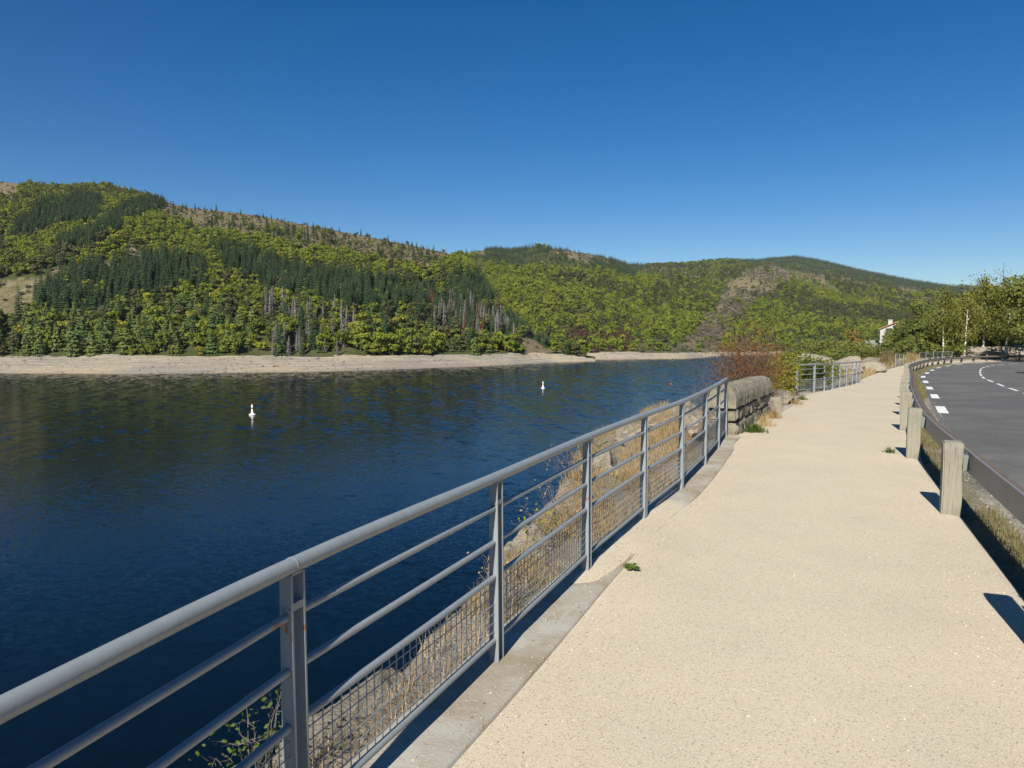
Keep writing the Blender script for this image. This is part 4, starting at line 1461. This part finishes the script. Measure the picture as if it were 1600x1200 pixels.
def shrub(name, label, cat, loc, H, Rr, leaf, nstem, nleaf, lsize, stem='twig', up_bias=.5, seed=1, spread=1.0, group=None, srad=.012, leaf_lo=.3):
    r = np.random.default_rng(seed)
    root = empty(name, loc); tag(root, label, cat, group)
    mb = MB(); tips = []
    for i in range(nstem):
        a = r.uniform(0, 6.283); q = Rr * math.sqrt(r.uniform(.02, 1)) * spread; h = H * r.uniform(.5, 1.0) * (1 - .35 * (q / (Rr * spread + 1e-6)) ** 2)
        end = Vector((q * math.cos(a), q * math.sin(a), h))
        b0 = Vector((r.normal() * Rr * .08, r.normal() * Rr * .08, -.25))
        ctrl = Vector((end.x * .35, end.y * .35, h * .6))
        pts = []
        for k in range(6):
            u = k / 5
            w_ = b0 * (1 - u) ** 2 + ctrl * 2 * u * (1 - u) + end * u * u
            pts.append(w_ + Vector(r.normal(size=3) * .02 * H * (k > 0)))
        mb.tube(pts, [srad * (1 - .8 * k / 5) for k in range(6)], 4)
        for k in range(2, 6): tips.append((pts[k], (pts[k] - pts[k - 1]).normalized(), k / 5))
        for _ in range(5):
            k = int(r.integers(2, 6)); d = Vector(r.normal(size=3)); d.z = abs(d.z) * up_bias; d.normalize()
            l = H * r.uniform(.08, .24)
            m_ = pts[k] + d * l * .5 + Vector(r.normal(size=3) * .02 * H); e = pts[k] + d * l
            mb.tube([pts[k], m_, e], [srad * .35, srad * .25, srad * .1], 3, caps=False)
            tips.append((m_, d, k / 5)); tips.append((e, d, k / 5))
    ob = mb.mesh('stems', M[stem])
    so = bpy.data.objects.new('stems', ob); COL.objects.link(so); so.parent = root
    if nleaf:
        sel = [t for t in tips if t[2] >= leaf_lo]
        idx = r.integers(0, len(sel), nleaf)
        C = np.array([sel[i][0] for i in idx]) + r.normal(size=(nleaf, 3)) * H * .045
        Nn = r.normal(size=(nleaf, 3)) + np.array([0, 0, .7])
        me = quads_mesh('foliage', C, Nn, lsize * r.uniform(.6, 1.3, nleaf), M[leaf], rng=r, aspect=.55)
        fo = bpy.data.objects.new('foliage', me); COL.objects.link(fo); fo.parent = root
    return root


def on_land(x, y, dz=0.): return (x, y, land_z1(x, y) + dz)


shrub('autumn_shrub', 'large shrub with rust orange leaves and bare grey stems behind the stone wall', 'shrub', (5.95, 17.8, -.75), 2.75, .82, 'rusty_leaf', 150, 8500, .036, up_bias=.8, seed=3, leaf_lo=.78, srad=.008)
shrub('autumn_shrub', 'smaller half bare reddish shrub at the right of the rust orange one', 'shrub', (7.0, 19.8, -.9), 2.1, .55, 'rusty_leaf', 46, 900, .04, up_bias=.8, seed=4, leaf_lo=.5, srad=.009)
shrub('bare_shrub', 'low leafless grey shrub in front of the rust orange one above the railing end', 'shrub', (4.15, 14.2, -.65), 1.45, .75, 'rusty_leaf', 120, 0, .05, seed=5, up_bias=1.2, srad=.007)
shrub('yellow_shrub', 'dense yellow and green leafed bush at the left end of the second railing', 'shrub', (8.30, 21.9, -.40), 1.55, .50, 'yellow_leaf', 70, 6000, .06, seed=6, leaf_lo=.2)
shrub('yellow_shrub', 'green and yellow bush seen through the bars of the second railing', 'shrub', (10.5, 26.0, -.7), 1.75, 1.15, 'edge_leaf', 46, 3200, .10, seed=7, leaf_lo=.2)
shrub('pale_shrub', 'pale yellow green bush behind the middle of the second railing', 'shrub', (12.4, 29.4, -.8), 1.75, 1.2, 'yellow_leaf', 40, 2000, .11, seed=8, leaf_lo=.3)
shrub('pale_shrub', 'thin greenish bush behind the right end of the second railing', 'shrub', (14.6, 33.0, -.9), 1.25, 1.0, 'edge_leaf', 36, 1100, .11, seed=9, leaf_lo=.3)
shrub('leafy_sprig', 'small leafy green sprig growing beyond the railing near the bottom edge', 'plant', on_land(-1.02, 2.75, -.06), .55, .20, 'weed', 12, 260, .021, seed=10, srad=.004)
shrub('leafy_sprig', 'thin sprig with few leaves right of the leafier one beyond the railing', 'plant', on_land(-.88, 3.2, -.06), .42, .18, 'weed', 5, 36, .022, seed=11, srad=.003)
shrub('dry_stalks', 'cluster of tall dry stalks beyond the railing behind the second post', 'dry stalks', on_land(-.05, 4.9, -.05), .50, .24, 'straw', 22, 60, .02, seed=12, up_bias=1.5, srad=.004)
shrub('dry_stalks', 'dry branching stalks on the bank edge beside the crumbling rock', 'dry stalks', on_land(.42, 6.9, -.05), .62, .36, 'straw', 24, 160, .025, seed=13, up_bias=1.2, srad=.004)
shrub('leafy_sprig', 'yellowish green sprig on the bank edge among the dry stalks', 'plant', on_land(.25, 6.2, -.05), .48, .22, 'yellow_leaf', 12, 130, .028, seed=14, srad=.004)
shrub('dry_stalks', 'sparse reddish stalks on the bank edge left of the pinkish boulder', 'dry stalks', on_land(.75, 8.4, -.05), .6, .4, 'rusty_leaf', 20, 90, .03, seed=15, up_bias=1.2, srad=.005)
shrub('leafy_sprig', 'grey green tuft on the rim of the bank above the water', 'plant', on_land(1.15, 10.3, -.05), .40, .25, 'olive_leaf', 18, 260, .03, seed=16, srad=.004)


def tuft(name, label, x, y, z, n, rad, lmin, lmax, w, mat, seed, lean=.8, cat='grass tuft'):
    r = np.random.default_rng(seed); mb = MB()
    a = r.uniform(0, 6.283, n); q = np.minimum(np.abs(r.normal(size=n)), 1.7) * rad * .45
    el = r.uniform(.6, 1.3); q = q * (1 + .35 * np.sin(a * 2 + el * 9) + .2 * np.sin(a * 5))
    pts = np.stack([q * np.cos(a), q * np.sin(a), 0 * a], 1)
    for i in range(n):
        f = math.exp(-(q[i] / rad) ** 2 * .9) * r.uniform(.5, 1.1)
        grass_blades(mb, 1, lambda k: pts[i:i + 1], lmin * f, lmax * f, w, lean, r)
    o = mb.build(name, M[mat]); o.location = (x, y, z)
    return tag(o, label, cat)


tuft('grass_tuft', 'fresh green grass tuft at the foot of the stone wall beside the path', 4.25, 12.35, 0, 520, .24, .08, .24, .008, 'weed', 1)
tuft('grass_tuft', 'dry straw tuft leaning on the stone wall just behind the green one', 4.72, 13.2, -.01, 360, .24, .12, .36, .008, 'straw', 2)
tuft('grass_tuft', 'dry brown tuft at the far end of the stone wall', 5.45, 14.7, -.03, 260, .20, .1, .3, .009, 'straw', 3)
tuft('grass_tuft', 'pale dry tuft between the stone wall and the second railing', 7.35, 18.75, -.14, 420, .34, .15, .48, .012, 'straw', 4)
tuft('grass_tuft', 'small dark tuft on the path edge before the second railing', 8.45, 20.6, -.2, 160, .2, .06, .2, .012, 'verge_grass', 5)
tuft('grass_tuft', 'small green tuft beside the second wooden post', 5.42, 10.1, -.02, 200, .12, .05, .16, .007, 'weed', 6)
tuft('tall_grass', 'tall sunlit straw grass right of the short railing panel', *on_depth(1424, 572, 60)[:2], zr1(60) - .1, 900, 1.1, .6, 1.7, .04, 'straw', 7, .4)
tuft('tall_grass', 'tall green broom like clump left of the short railing panel', *on_depth(1388, 570, 62)[:2], zr1(62) - .3, 800, 1.5, .8, 2.0, .05, 'verge_grass', 8, .4)

# weed on the path
r_ = np.random.default_rng(21); mb = MB()
for i in range(26):
    a = r_.uniform(0, 6.283); l = r_.uniform(.035, .085); w = l * .28; c, s_ = math.cos(a), math.sin(a); h = r_.uniform(.008, .035)
    mb.add([(0, 0, .004), (c * l * .5 - s_ * w, s_ * l * .5 + c * w, h), (c * l, s_ * l, h * .7), (c * l * .5 + s_ * w, s_ * l * .5 - c * w, h), (c * l * .5, s_ * l * .5, h + .004)],
           [(0, 4, 1), (1, 4, 2), (2, 4, 3), (3, 4, 0)])
wx, wy = .86, 5.0
o = mb.build('weed', M['weed']); o.location = (wx, wy, path_z(wx, wy) + .004)
tag(o, 'small flat green weed growing alone at the edge of the gravel path', 'weed')

# ------------------------------------------------------------------ trees beyond the bend
def trunk_mesh(name, seed, H, r0, mat, branches=7, lean=.3, b_lo=.35, split=False):
    r = np.random.default_rng(seed); mb = MB()
    pts = [Vector((0, 0, -.6))] + [Vector((lean * (k / 7) ** 1.5 + r.normal() * .05 * H / 10, r.normal() * .05 * H / 10, H * k / 7)) for k in range(1, 8)]
    mb.tube(pts, [r0 * (1 - .88 * k / 7) for k in range(8)], 7)
    for i in range(branches):
        u = r.uniform(b_lo, .92); k = u * 7; j = int(k); p = pts[j].lerp(pts[min(j + 1, 7)], k - j)
        a = r.uniform(0, 6.283); l = H * .30 * (1 - u * .6) * r.uniform(.6, 1.1)
        d = Vector((math.cos(a), math.sin(a), r.uniform(.5, 1.2))).normalized()
        mb.tube([p, p + d * l * .5, p + d * l + Vector((0, 0, l * .1))], [r0 * .35 * (1 - u * .6), r0 * .2 * (1 - u * .5), .01], 4)
    return mb.mesh(name, M[mat], True)


def birch_crown(seed, H, Rr, n, size, leaf, lo=.3):
    r = np.random.default_rng(seed)
    m = 42
    zc = H * (lo + (1.02 - lo) * r.uniform(0, 1, m) ** .85)
    rc = Rr * np.sin(np.clip((zc / H - lo + .12) / (1.12 - lo), 0, 1) * math.pi) ** .7 * np.sqrt(r.uniform(.05, 1, m))
    a = r.uniform(0, 6.283, m)
    C0 = np.stack([rc * np.cos(a), rc * np.sin(a), zc], 1)
    k = r.integers(0, m, n)
    d = r.normal(size=(n, 3)) * np.array([.42, .42, .50]) * Rr * .42
    d[:, 2] -= np.abs(r.normal(size=n)) * .25 * Rr * .4
    P = C0[k] + d
    Nn = d / (np.linalg.norm(d, axis=1)[:, None] + 1e-6) + r.normal(size=(n, 3)) * .6 + np.array([0, 0, .3])
    return quads_mesh('crown', P, Nn, size * r.uniform(.6, 1.3, n), M[leaf], rng=r)


def lobe_crown(seed, H, Rr, n, size, leaf, lobes=14, base=.18):
    r = np.random.default_rng(seed)
    P, Nn = lobe_points(r, n, H, Rr, lobes, base)
    return quads_mesh('crown', P, Nn, size * r.uniform(.55, 1.3, n), M[leaf], rng=r)


CROWN = {
    'birch': [birch_crown(700 + i, 10, 2.6, 2600, .22, 'birch_leaf') for i in range(4)],
    'olive': [lobe_crown(720 + i, 8, 3.2, 2600, .27, 'olive_leaf', 18, .1) for i in range(4)],
    'green': [lobe_crown(740 + i, 8, 3.2, 1500, .36, 'edge_leaf') for i in range(2)],
    'edge': [lobe_crown(760 + i, 9, 3.8, 7500, .22, 'edge_leaf', 30, .08) for i in range(1)],
    'rusty': [lobe_crown(770 + i, 8, 3.0, 800, .38, 'rusty_leaf') for i in range(2)],
    'bare': [birch_crown(780, 10, 2.3, 240, .14, 'grey_twig', .35)],
}
TRUNK = {
    'birch': [trunk_mesh('trunk', 800 + i, 10, .17, 'birch_bark', 9, .35 * (i - 1), .3) for i in range(4)],
    'olive': [trunk_mesh('trunk', 820 + i, 8, .16, 'bark', 6, .2, .25) for i in range(3)],
    'bare': [trunk_mesh('trunk', 840, 10, .14, 'twig', 26, .2, .3)],
}
for k_ in ('green', 'edge', 'rusty'): TRUNK[k_] = TRUNK['olive']
HT = {'birch': 10, 'olive': 8, 'green': 8, 'edge': 9, 'rusty': 8, 'bare': 10}
NAME = {'birch': 'birch_tree', 'olive': 'broadleaf_tree', 'green': 'broadleaf_tree', 'edge': 'broadleaf_tree', 'rusty': 'autumn_tree', 'bare': 'bare_tree'}
CATN = {'birch': 'birch', 'olive': 'tree', 'green': 'tree', 'edge': 'tree', 'rusty': 'tree', 'bare': 'tree'}
cnt = {}


def near_tree(kind, px, ytop, d, label, group=None, wide=1.0):
    x = (px - 800) / FPX * d
    zt = on_depth(px, ytop, d)[2]
    zb = land_z1(x, d)
    H = max(2.0, zt - zb); s = H / HT[kind] / 1.02
    root = empty(NAME[kind], (x, d, zb)); tag(root, label, CATN[kind], group)
    i = cnt[kind] = cnt.get(kind, -1) + 1
    rz = (i * 2.4) % 6.283
    for nm, lib in (('trunk', TRUNK), ('crown', CROWN)):
        o = bpy.data.objects.new(nm, lib[kind][i % len(lib[kind])])
        COL.objects.link(o); o.parent = root; o.rotation_euler = (0, 0, rz)
        ws = s * wide
        o.scale = (ws, ws, s) if nm == 'crown' else (s * min(1, wide), s * min(1, wide), s)
    return root


for px, yt, d, w_ in [(1412, 500, 100, 1.2), (1432, 492, 96, 1.15), (1398, 530, 96, 1.5), (1442, 488, 100, 1.1), (1420, 528, 90, 1.4)]:
    near_tree('olive', px, yt, d, 'olive green tree in the low row between the white house and the birches', 'olive trees between house and birches', w_)
near_tree('birch', 1473, 452, 84, 'leftmost slim white trunked birch behind the distant railing', None, .9)
near_tree('birch', 1490, 470, 88, 'short thin birch between the two left birches')
near_tree('birch', 1507, 462, 84, 'white birch with a forked lower trunk left of the tallest one')
near_tree('birch', 1535, 436, 86, 'tallest white trunked birch beyond the bend', None, .95)
near_tree('birch', 1571, 442, 83, 'white birch leaning over the grey rock bank')
near_tree('bare', 1519, 428, 108, 'leafless grey tree rising above the wood left of the tallest birch')
near_tree('bare', 1564, 414, 112, 'thin leafless treetop between tallest birch and right edge')
near_tree('edge', 1606, 434, 74, 'big bright green leafy tree at the right edge of the view', None, 1.05)
near_tree('edge', 1645, 410, 80, 'large leafy tree half outside the right edge')
near_tree('rusty', 1497, 464, 100, 'brownish autumn tree behind the middle birches')
near_tree('rusty', 1342, 512, 128, 'orange brown small tree left of the white house')
near_tree('olive', 1447, 466, 96, 'rounded olive green tree left of the birches with paler top')
near_tree('olive', 1424, 484, 104, 'olive tree in front of the right half of the white house')
near_tree('green', 1412, 506, 98, 'low yellowish green tree right below the white house')
near_tree('green', 1452, 508, 86, 'bushy green tree behind the distant railing')
OG = 'olive green trees forming the wood beyond the bend'
OL = 'olive green tree in the dense wood behind the birches beyond the bend'
for px, yt, d in [(1465, 474, 118), (1484, 468, 122), (1505, 470, 104), (1520, 458, 98), (1528, 446, 120), (1548, 442, 104), (1556, 450, 95), (1566, 434, 122), (1580, 426, 108), (1592, 440, 96), (1612, 418, 116), (1630, 404, 124), (1478, 500, 92), (1497, 512, 94), (1520, 500, 91), (1546, 494, 92), (1436, 500, 122), (1400, 510, 122), (1640, 430, 100), (1660, 410, 120)]:
    near_tree('olive', px, yt, d, OL, OG, 1.0)
LG = 'low trees along the lake edge right of the valley'
LLb = 'low dark olive tree on the lake edge beyond the second railing'
for px, yt, d in [(1258, 540, 150), (1274, 536, 140), (1292, 528, 128), (1305, 524, 122), (1320, 530, 116), (1334, 526, 132), (1346, 532, 112), (1360, 538, 104), (1318, 540, 102), (1300, 544, 108), (1372, 544, 98), (1284, 546, 120), (1352, 520, 160), (1240, 544, 170)]:
    near_tree('olive', px, yt, d, LLb, LG, 1.25)


r_ = np.random.default_rng(31); up_ = []
for _ in range(800):
    px_ = r_.uniform(1425, 1720); d_ = 84 + 46 * r_.uniform() ** 1.3
    x_ = (px_ - 800) / FPX * d_
    if 1495 < px_ < 1650 and d_ < 89.5: continue
    up_.append((x_, d_, land_z1(x_, d_) - .1, r_.uniform(0, 6.28), r_.uniform(.4, 1.1)))
up_ = [u for u in up_ if float(dist_poly(np.array([[u[0]]]), np.array([[u[1]]]), LC, 8)[0, 0]) > 3.2]
stuff_trees('undergrowth', up_, [lobe_crown(900 + i, 2.6, 1.9, 380, .26, ('olive_leaf', 'edge_leaf', 'birch_leaf')[i], 7, 0.0) for i in range(3)])
near_tree('olive', 1408, 522, 118, 'small olive tree hiding the lower right half of the white house', None, 1.3)
near_tree('olive', 1412, 526, 126, 'olive tree standing close before the front wall of the white house', None, 1.5)
near_tree('olive', 1397, 533, 122, 'lower olive tree touching the front corner of the white house', None, 1.4)
near_tree('olive', 1391, 524, 119, 'slender olive tree before the middle of the white house', None, .9)
near_tree('olive', 1384, 538, 108, 'low olive tree before the foot of the white house', None, 1.5)
near_tree('green', 1424, 500, 112, 'leafy green tree covering the right side of the white house', None, 1.35)
near_tree('edge', 1745, 380, 40, 'roadside tree standing on the inner side of the bend outside the view')


def single_conifer(px, ytop, d, label, w=1.0):
    x = (px - 800) / FPX * d; zt = on_depth(px, ytop, d)[2]; zb = land_z1(x, d)
    o = bpy.data.objects.new('conifer_tree', PROTO['conifer'][1]); s = (zt - zb) / 11.5
    o.location = (x, d, zb); o.scale = (s * w, s * w, s); COL.objects.link(o)
    tag(o, label, 'conifer')


single_conifer(1498, 433, 128, 'single dark spruce tip standing above the wood left of the tallest birch', .8)
single_conifer(1393, 473, 178, 'dark conifer standing above the white house', 1.3)

# ------------------------------------------------------------------ houses
def house(loc, rz, W, D, H, label, wall, roof, rows, chim=True, cat='house'):
    root = empty('house', loc, rz); tag(root, label, cat)
    def put(mb, nm, mat, par=None):
        me = mb.mesh(nm, mat); o = bpy.data.objects.new(nm, me); COL.objects.link(o); o.parent = par or root; return o
    mb = MB(); rh = W * .22
    vs = [(-W / 2, -D / 2, -1), (W / 2, -D / 2, -1), (W / 2, D / 2, -1), (-W / 2, D / 2, -1), (-W / 2, -D / 2, H), (W / 2, -D / 2, H), (W / 2, D / 2, H), (-W / 2, D / 2, H), (0, -D / 2, H + rh), (0, D / 2, H + rh)]
    mb.add(vs, [(0, 1, 5, 8, 4), (1, 2, 6, 5), (2, 3, 7, 9, 6), (3, 0, 4, 7)])
    put(mb, 'wall', wall)
    mb = MB(); ov = .35
    for sg in (-1, 1):
        e = Vector((sg * (W / 2 + ov), 0, H - ov * rh / (W / 2) + .03)); t = Vector((0, 0, H + rh + .03)); th = Vector((0, 0, .14))
        q = [Vector((e.x, -D / 2 - ov, e.z)), Vector((e.x, D / 2 + ov, e.z)), Vector((t.x, D / 2 + ov, t.z)), Vector((t.x, -D / 2 - ov, t.z))]
        mb.add(q + [p + th for p in q], [(0, 1, 2, 3), (4, 5, 6, 7), (0, 1, 5, 4), (1, 2, 6, 5), (2, 3, 7, 6), (3, 0, 4, 7)])
    rf = put(mb, 'roof', roof)
    if chim:
        mb = MB(); mb.box((-W * .2, D * .1, H + rh + .0), (.38, .34, .55)); mb.box((-W * .2, D * .1, H + rh + .58), (.44, .40, .05)); put(mb, 'chimney', wall, rf)
    for z, n_ in rows:
        for k in range(n_):
            xw = -W / 2 + W * (k + .5) / n_
            f = MB(); f.box((xw, -D / 2 - .03, z), (.5, .05, .65)); fo = put(f, 'window', M['white'])
            g = MB(); g.box((xw, -D / 2 - .085, z), (.42, .012, .57)); put(g, 'pane', M['glass'], fo)
    return root


hx, hy, _ = on_depth(1400, 530, 138)
hz = on_depth(1400, 562, 138)[2]
h1 = house((hx, hy, hz), -.50, 5.4, 6, on_depth(0, 514, 138)[2] - hz, 'white two storey house with terracotta roof half hidden by trees', M['white'], M['terracotta'], [(1.5, 2), (on_depth(0, 509, 138)[2] - hz - 3.2, 2), (on_depth(0, 509, 138)[2] - hz - 1.1, 2)])
mb = MB()
for k in range(4): mb.box((-2.6 + k * 1.0, -3.9, 2.0), (.09, .09, 2.6))
mb.box((-1.1, -3.5, 2.75), (1.75, .55, .08)); mb.box((-1.1, -3.93, 3.6), (1.75, .05, .05))
me = mb.mesh('balcony', M['white']); o = bpy.data.objects.new('balcony', me); COL.objects.link(o); o.parent = h1
mb = MB()
q = [(-8.5, -3, 1.1), (-3.1, -3, 1.1), (-3.1, 1, 3.6), (-5.2, 1, 3.6)]
mb.add(q + [(a, b, c + .15) for a, b, c in q], [(0, 3, 2, 1), (4, 5, 6, 7), (0, 1, 5, 4), (1, 2, 6, 5), (2, 3, 7, 6), (3, 0, 4, 7)])
me = mb.mesh('annex_roof', M['slate']); o = bpy.data.objects.new('annex_roof', me); COL.objects.link(o); o.parent = h1
mb = MB(); mb.box((-5.7, -1.6, -.5), (2.5, 1.2, 1.55)); me = mb.mesh('annex_wall', M['white']); o = bpy.data.objects.new('annex_wall', me); COL.objects.link(o); o.parent = h1
kx = np.array([904.]); kv = np.array([.02])
a_ = [float(q[0]) for q in MH.at(kx, kv)]
house((a_[0], a_[1], on_depth(904, 544, a_[1])[2]), .2, 3.2, 3, 1.7, 'tiny cream hut at the foot of the far wooded hill', M['cream'], M['cream'], [(1.0, 1)], False, 'hut')

# ------------------------------------------------------------------ buoys
def buoy(px, py, h, label):
    d = (CAMZ - WATER) * FPX / (py - 522); x = (px - 800) / FPX * d
    root = empty('buoy', (x, d * 1.0, WATER)); tag(root, label, 'buoy')
    k = h / 1.6
    def put(nm, prof, mat):
        mb = MB(); mb.lathe((0, 0, 0), [(a * k, b * k) for a, b in prof], 18)
        me = mb.mesh(nm, mat, False); o = bpy.data.objects.new(nm, me); COL.objects.link(o); o.parent = root
        me.polygons.foreach_set('use_smooth', [True] * len(me.polygons)); me.set_sharp_from_angle(angle=R(40))
    put('float', [(.20, -.4), (.38, -.1), (.46, .08), (.44, .14), (.22, .22)], M['buoy_white'])
    put('column', [(.19, .22), (.13, .5), (.11, .84)], M['buoy_white'])
    put('red_band', [(.112, .84), (.107, 1.04)], M['buoy_red'])
    put('upper_column', [(.11, 1.04), (.13, 1.2), (.07, 1.42)], M['buoy_white'])
    put('top_light', [(.06, 1.42), (.06, 1.55), (.03, 1.6)], M['buoy_red'])


buoy(392, 649, 1.75, 'white lake buoy with red band, the larger of two, near the middle of the lake')
buoy(848.5, 607, 1.7, 'smaller slim white lake buoy farther out towards the end of the lake')
mb = MB(); mb.lathe((0, 0, 0), [(.08, -.15), (.18, -.05), (.22, .08), (.16, .22), (.05, .28)], 16)
d = (CAMZ - WATER) * FPX / (600.5 - 522)
o = mb.build('mooring_float', M['buoy_red'], None, True); o.location = ((1049 - 800) / FPX * d, d, WATER)
tag(o, 'tiny round red float on the water left of the bare shrub', 'float')

# ------------------------------------------------------------------ light, sky, camera
AZ, EL = R(19.5), R(37)          # shadows run 18 degrees right of the view direction
sun = bpy.data.lights.new('sun', 'SUN'); sun.energy = 4.6; sun.angle = R(.53); sun.color = (1, .955, .87)
so = bpy.data.objects.new('sun', sun); COL.objects.link(so)
dirv = Vector((math.sin(AZ) * math.cos(EL), math.cos(AZ) * math.cos(EL), -math.sin(EL)))
so.rotation_euler = dirv.to_track_quat('-Z', 'Y').to_euler()
W = bpy.data.worlds.new('World'); S.world = W; W.use_nodes = True
nt = W.node_tree
sky = nt.nodes.new('ShaderNodeTexSky'); sky.sky_type = 'NISHITA'; sky.sun_disc = False
sky.sun_elevation = EL; sky.sun_rotation = math.atan2(-dirv.x, -dirv.y)
sky.altitude = 900; sky.air_density = 1.0; sky.dust_density = .15; sky.ozone_density = 3.0
bg = nt.nodes['Background']; bg.inputs['Strength'].default_value = .05
hs = nt.nodes.new('ShaderNodeHueSaturation'); hs.inputs['Saturation'].default_value = 1.42; hs.inputs['Hue'].default_value = .506
nt.links.new(sky.outputs[0], hs.inputs['Color']); nt.links.new(hs.outputs[0], bg.inputs[0])

cam = bpy.data.cameras.new('camera'); cam.sensor_width = 36; cam.lens = 36 * FPX / 1600; cam.clip_start = .05; cam.clip_end = 12000
co = bpy.data.objects.new('camera', cam); COL.objects.link(co)
co.location = (0, 0, CAMZ); co.rotation_euler = (R(90) - PITCH, 0, 0)
S.camera = co
S.view_settings.view_transform = 'Standard'; S.view_settings.look = 'None'; S.view_settings.gamma = 1
S.view_settings.exposure = .85
S.cycles.max_bounces = 6; S.cycles.diffuse_bounces = 3; S.cycles.glossy_bounces = 3; S.cycles.transmission_bounces = 3; S.cycles.transparent_max_bounces = 4
S.cycles.use_adaptive_sampling = True; S.cycles.adaptive_threshold = .015
S.cycles.caustics_reflective = False; S.cycles.caustics_refractive = False
S.cycles.sample_clamp_indirect = 6

# ------------------------------------------------------------------ the air between here and the far hills
HZ = 6e-5
bpy.context.view_layer.update()
lo, hi = np.full(3, 1e9), np.full(3, -1e9)
for o in S.objects:
    if o.type != 'MESH' or not o.data.vertices: continue
    for c in o.bound_box:
        p = o.matrix_world @ Vector(c)
        lo = np.minimum(lo, p); hi = np.maximum(hi, p)
hm = MB(); mid_ = (lo + hi) / 2; half = (hi - lo) / 2 + np.array([30, 30, 1]); half[2] += 6; mid_[2] += 5
hm.box(tuple(mid_), tuple(half))
m, nt, b = new_mat('haze')
nt.nodes.remove(b)
pv = nt.nodes.new('ShaderNodeVolumePrincipled')
pv.inputs['Color'].default_value = (.80, .90, 1, 1); pv.inputs['Density'].default_value = HZ; pv.inputs['Anisotropy'].default_value = .2
nt.links.new(pv.outputs[0], nt.nodes['Material Output'].inputs['Volume'])
tag(hm.build('haze', m), kind='stuff')
S.cycles.volume_bounces = 0
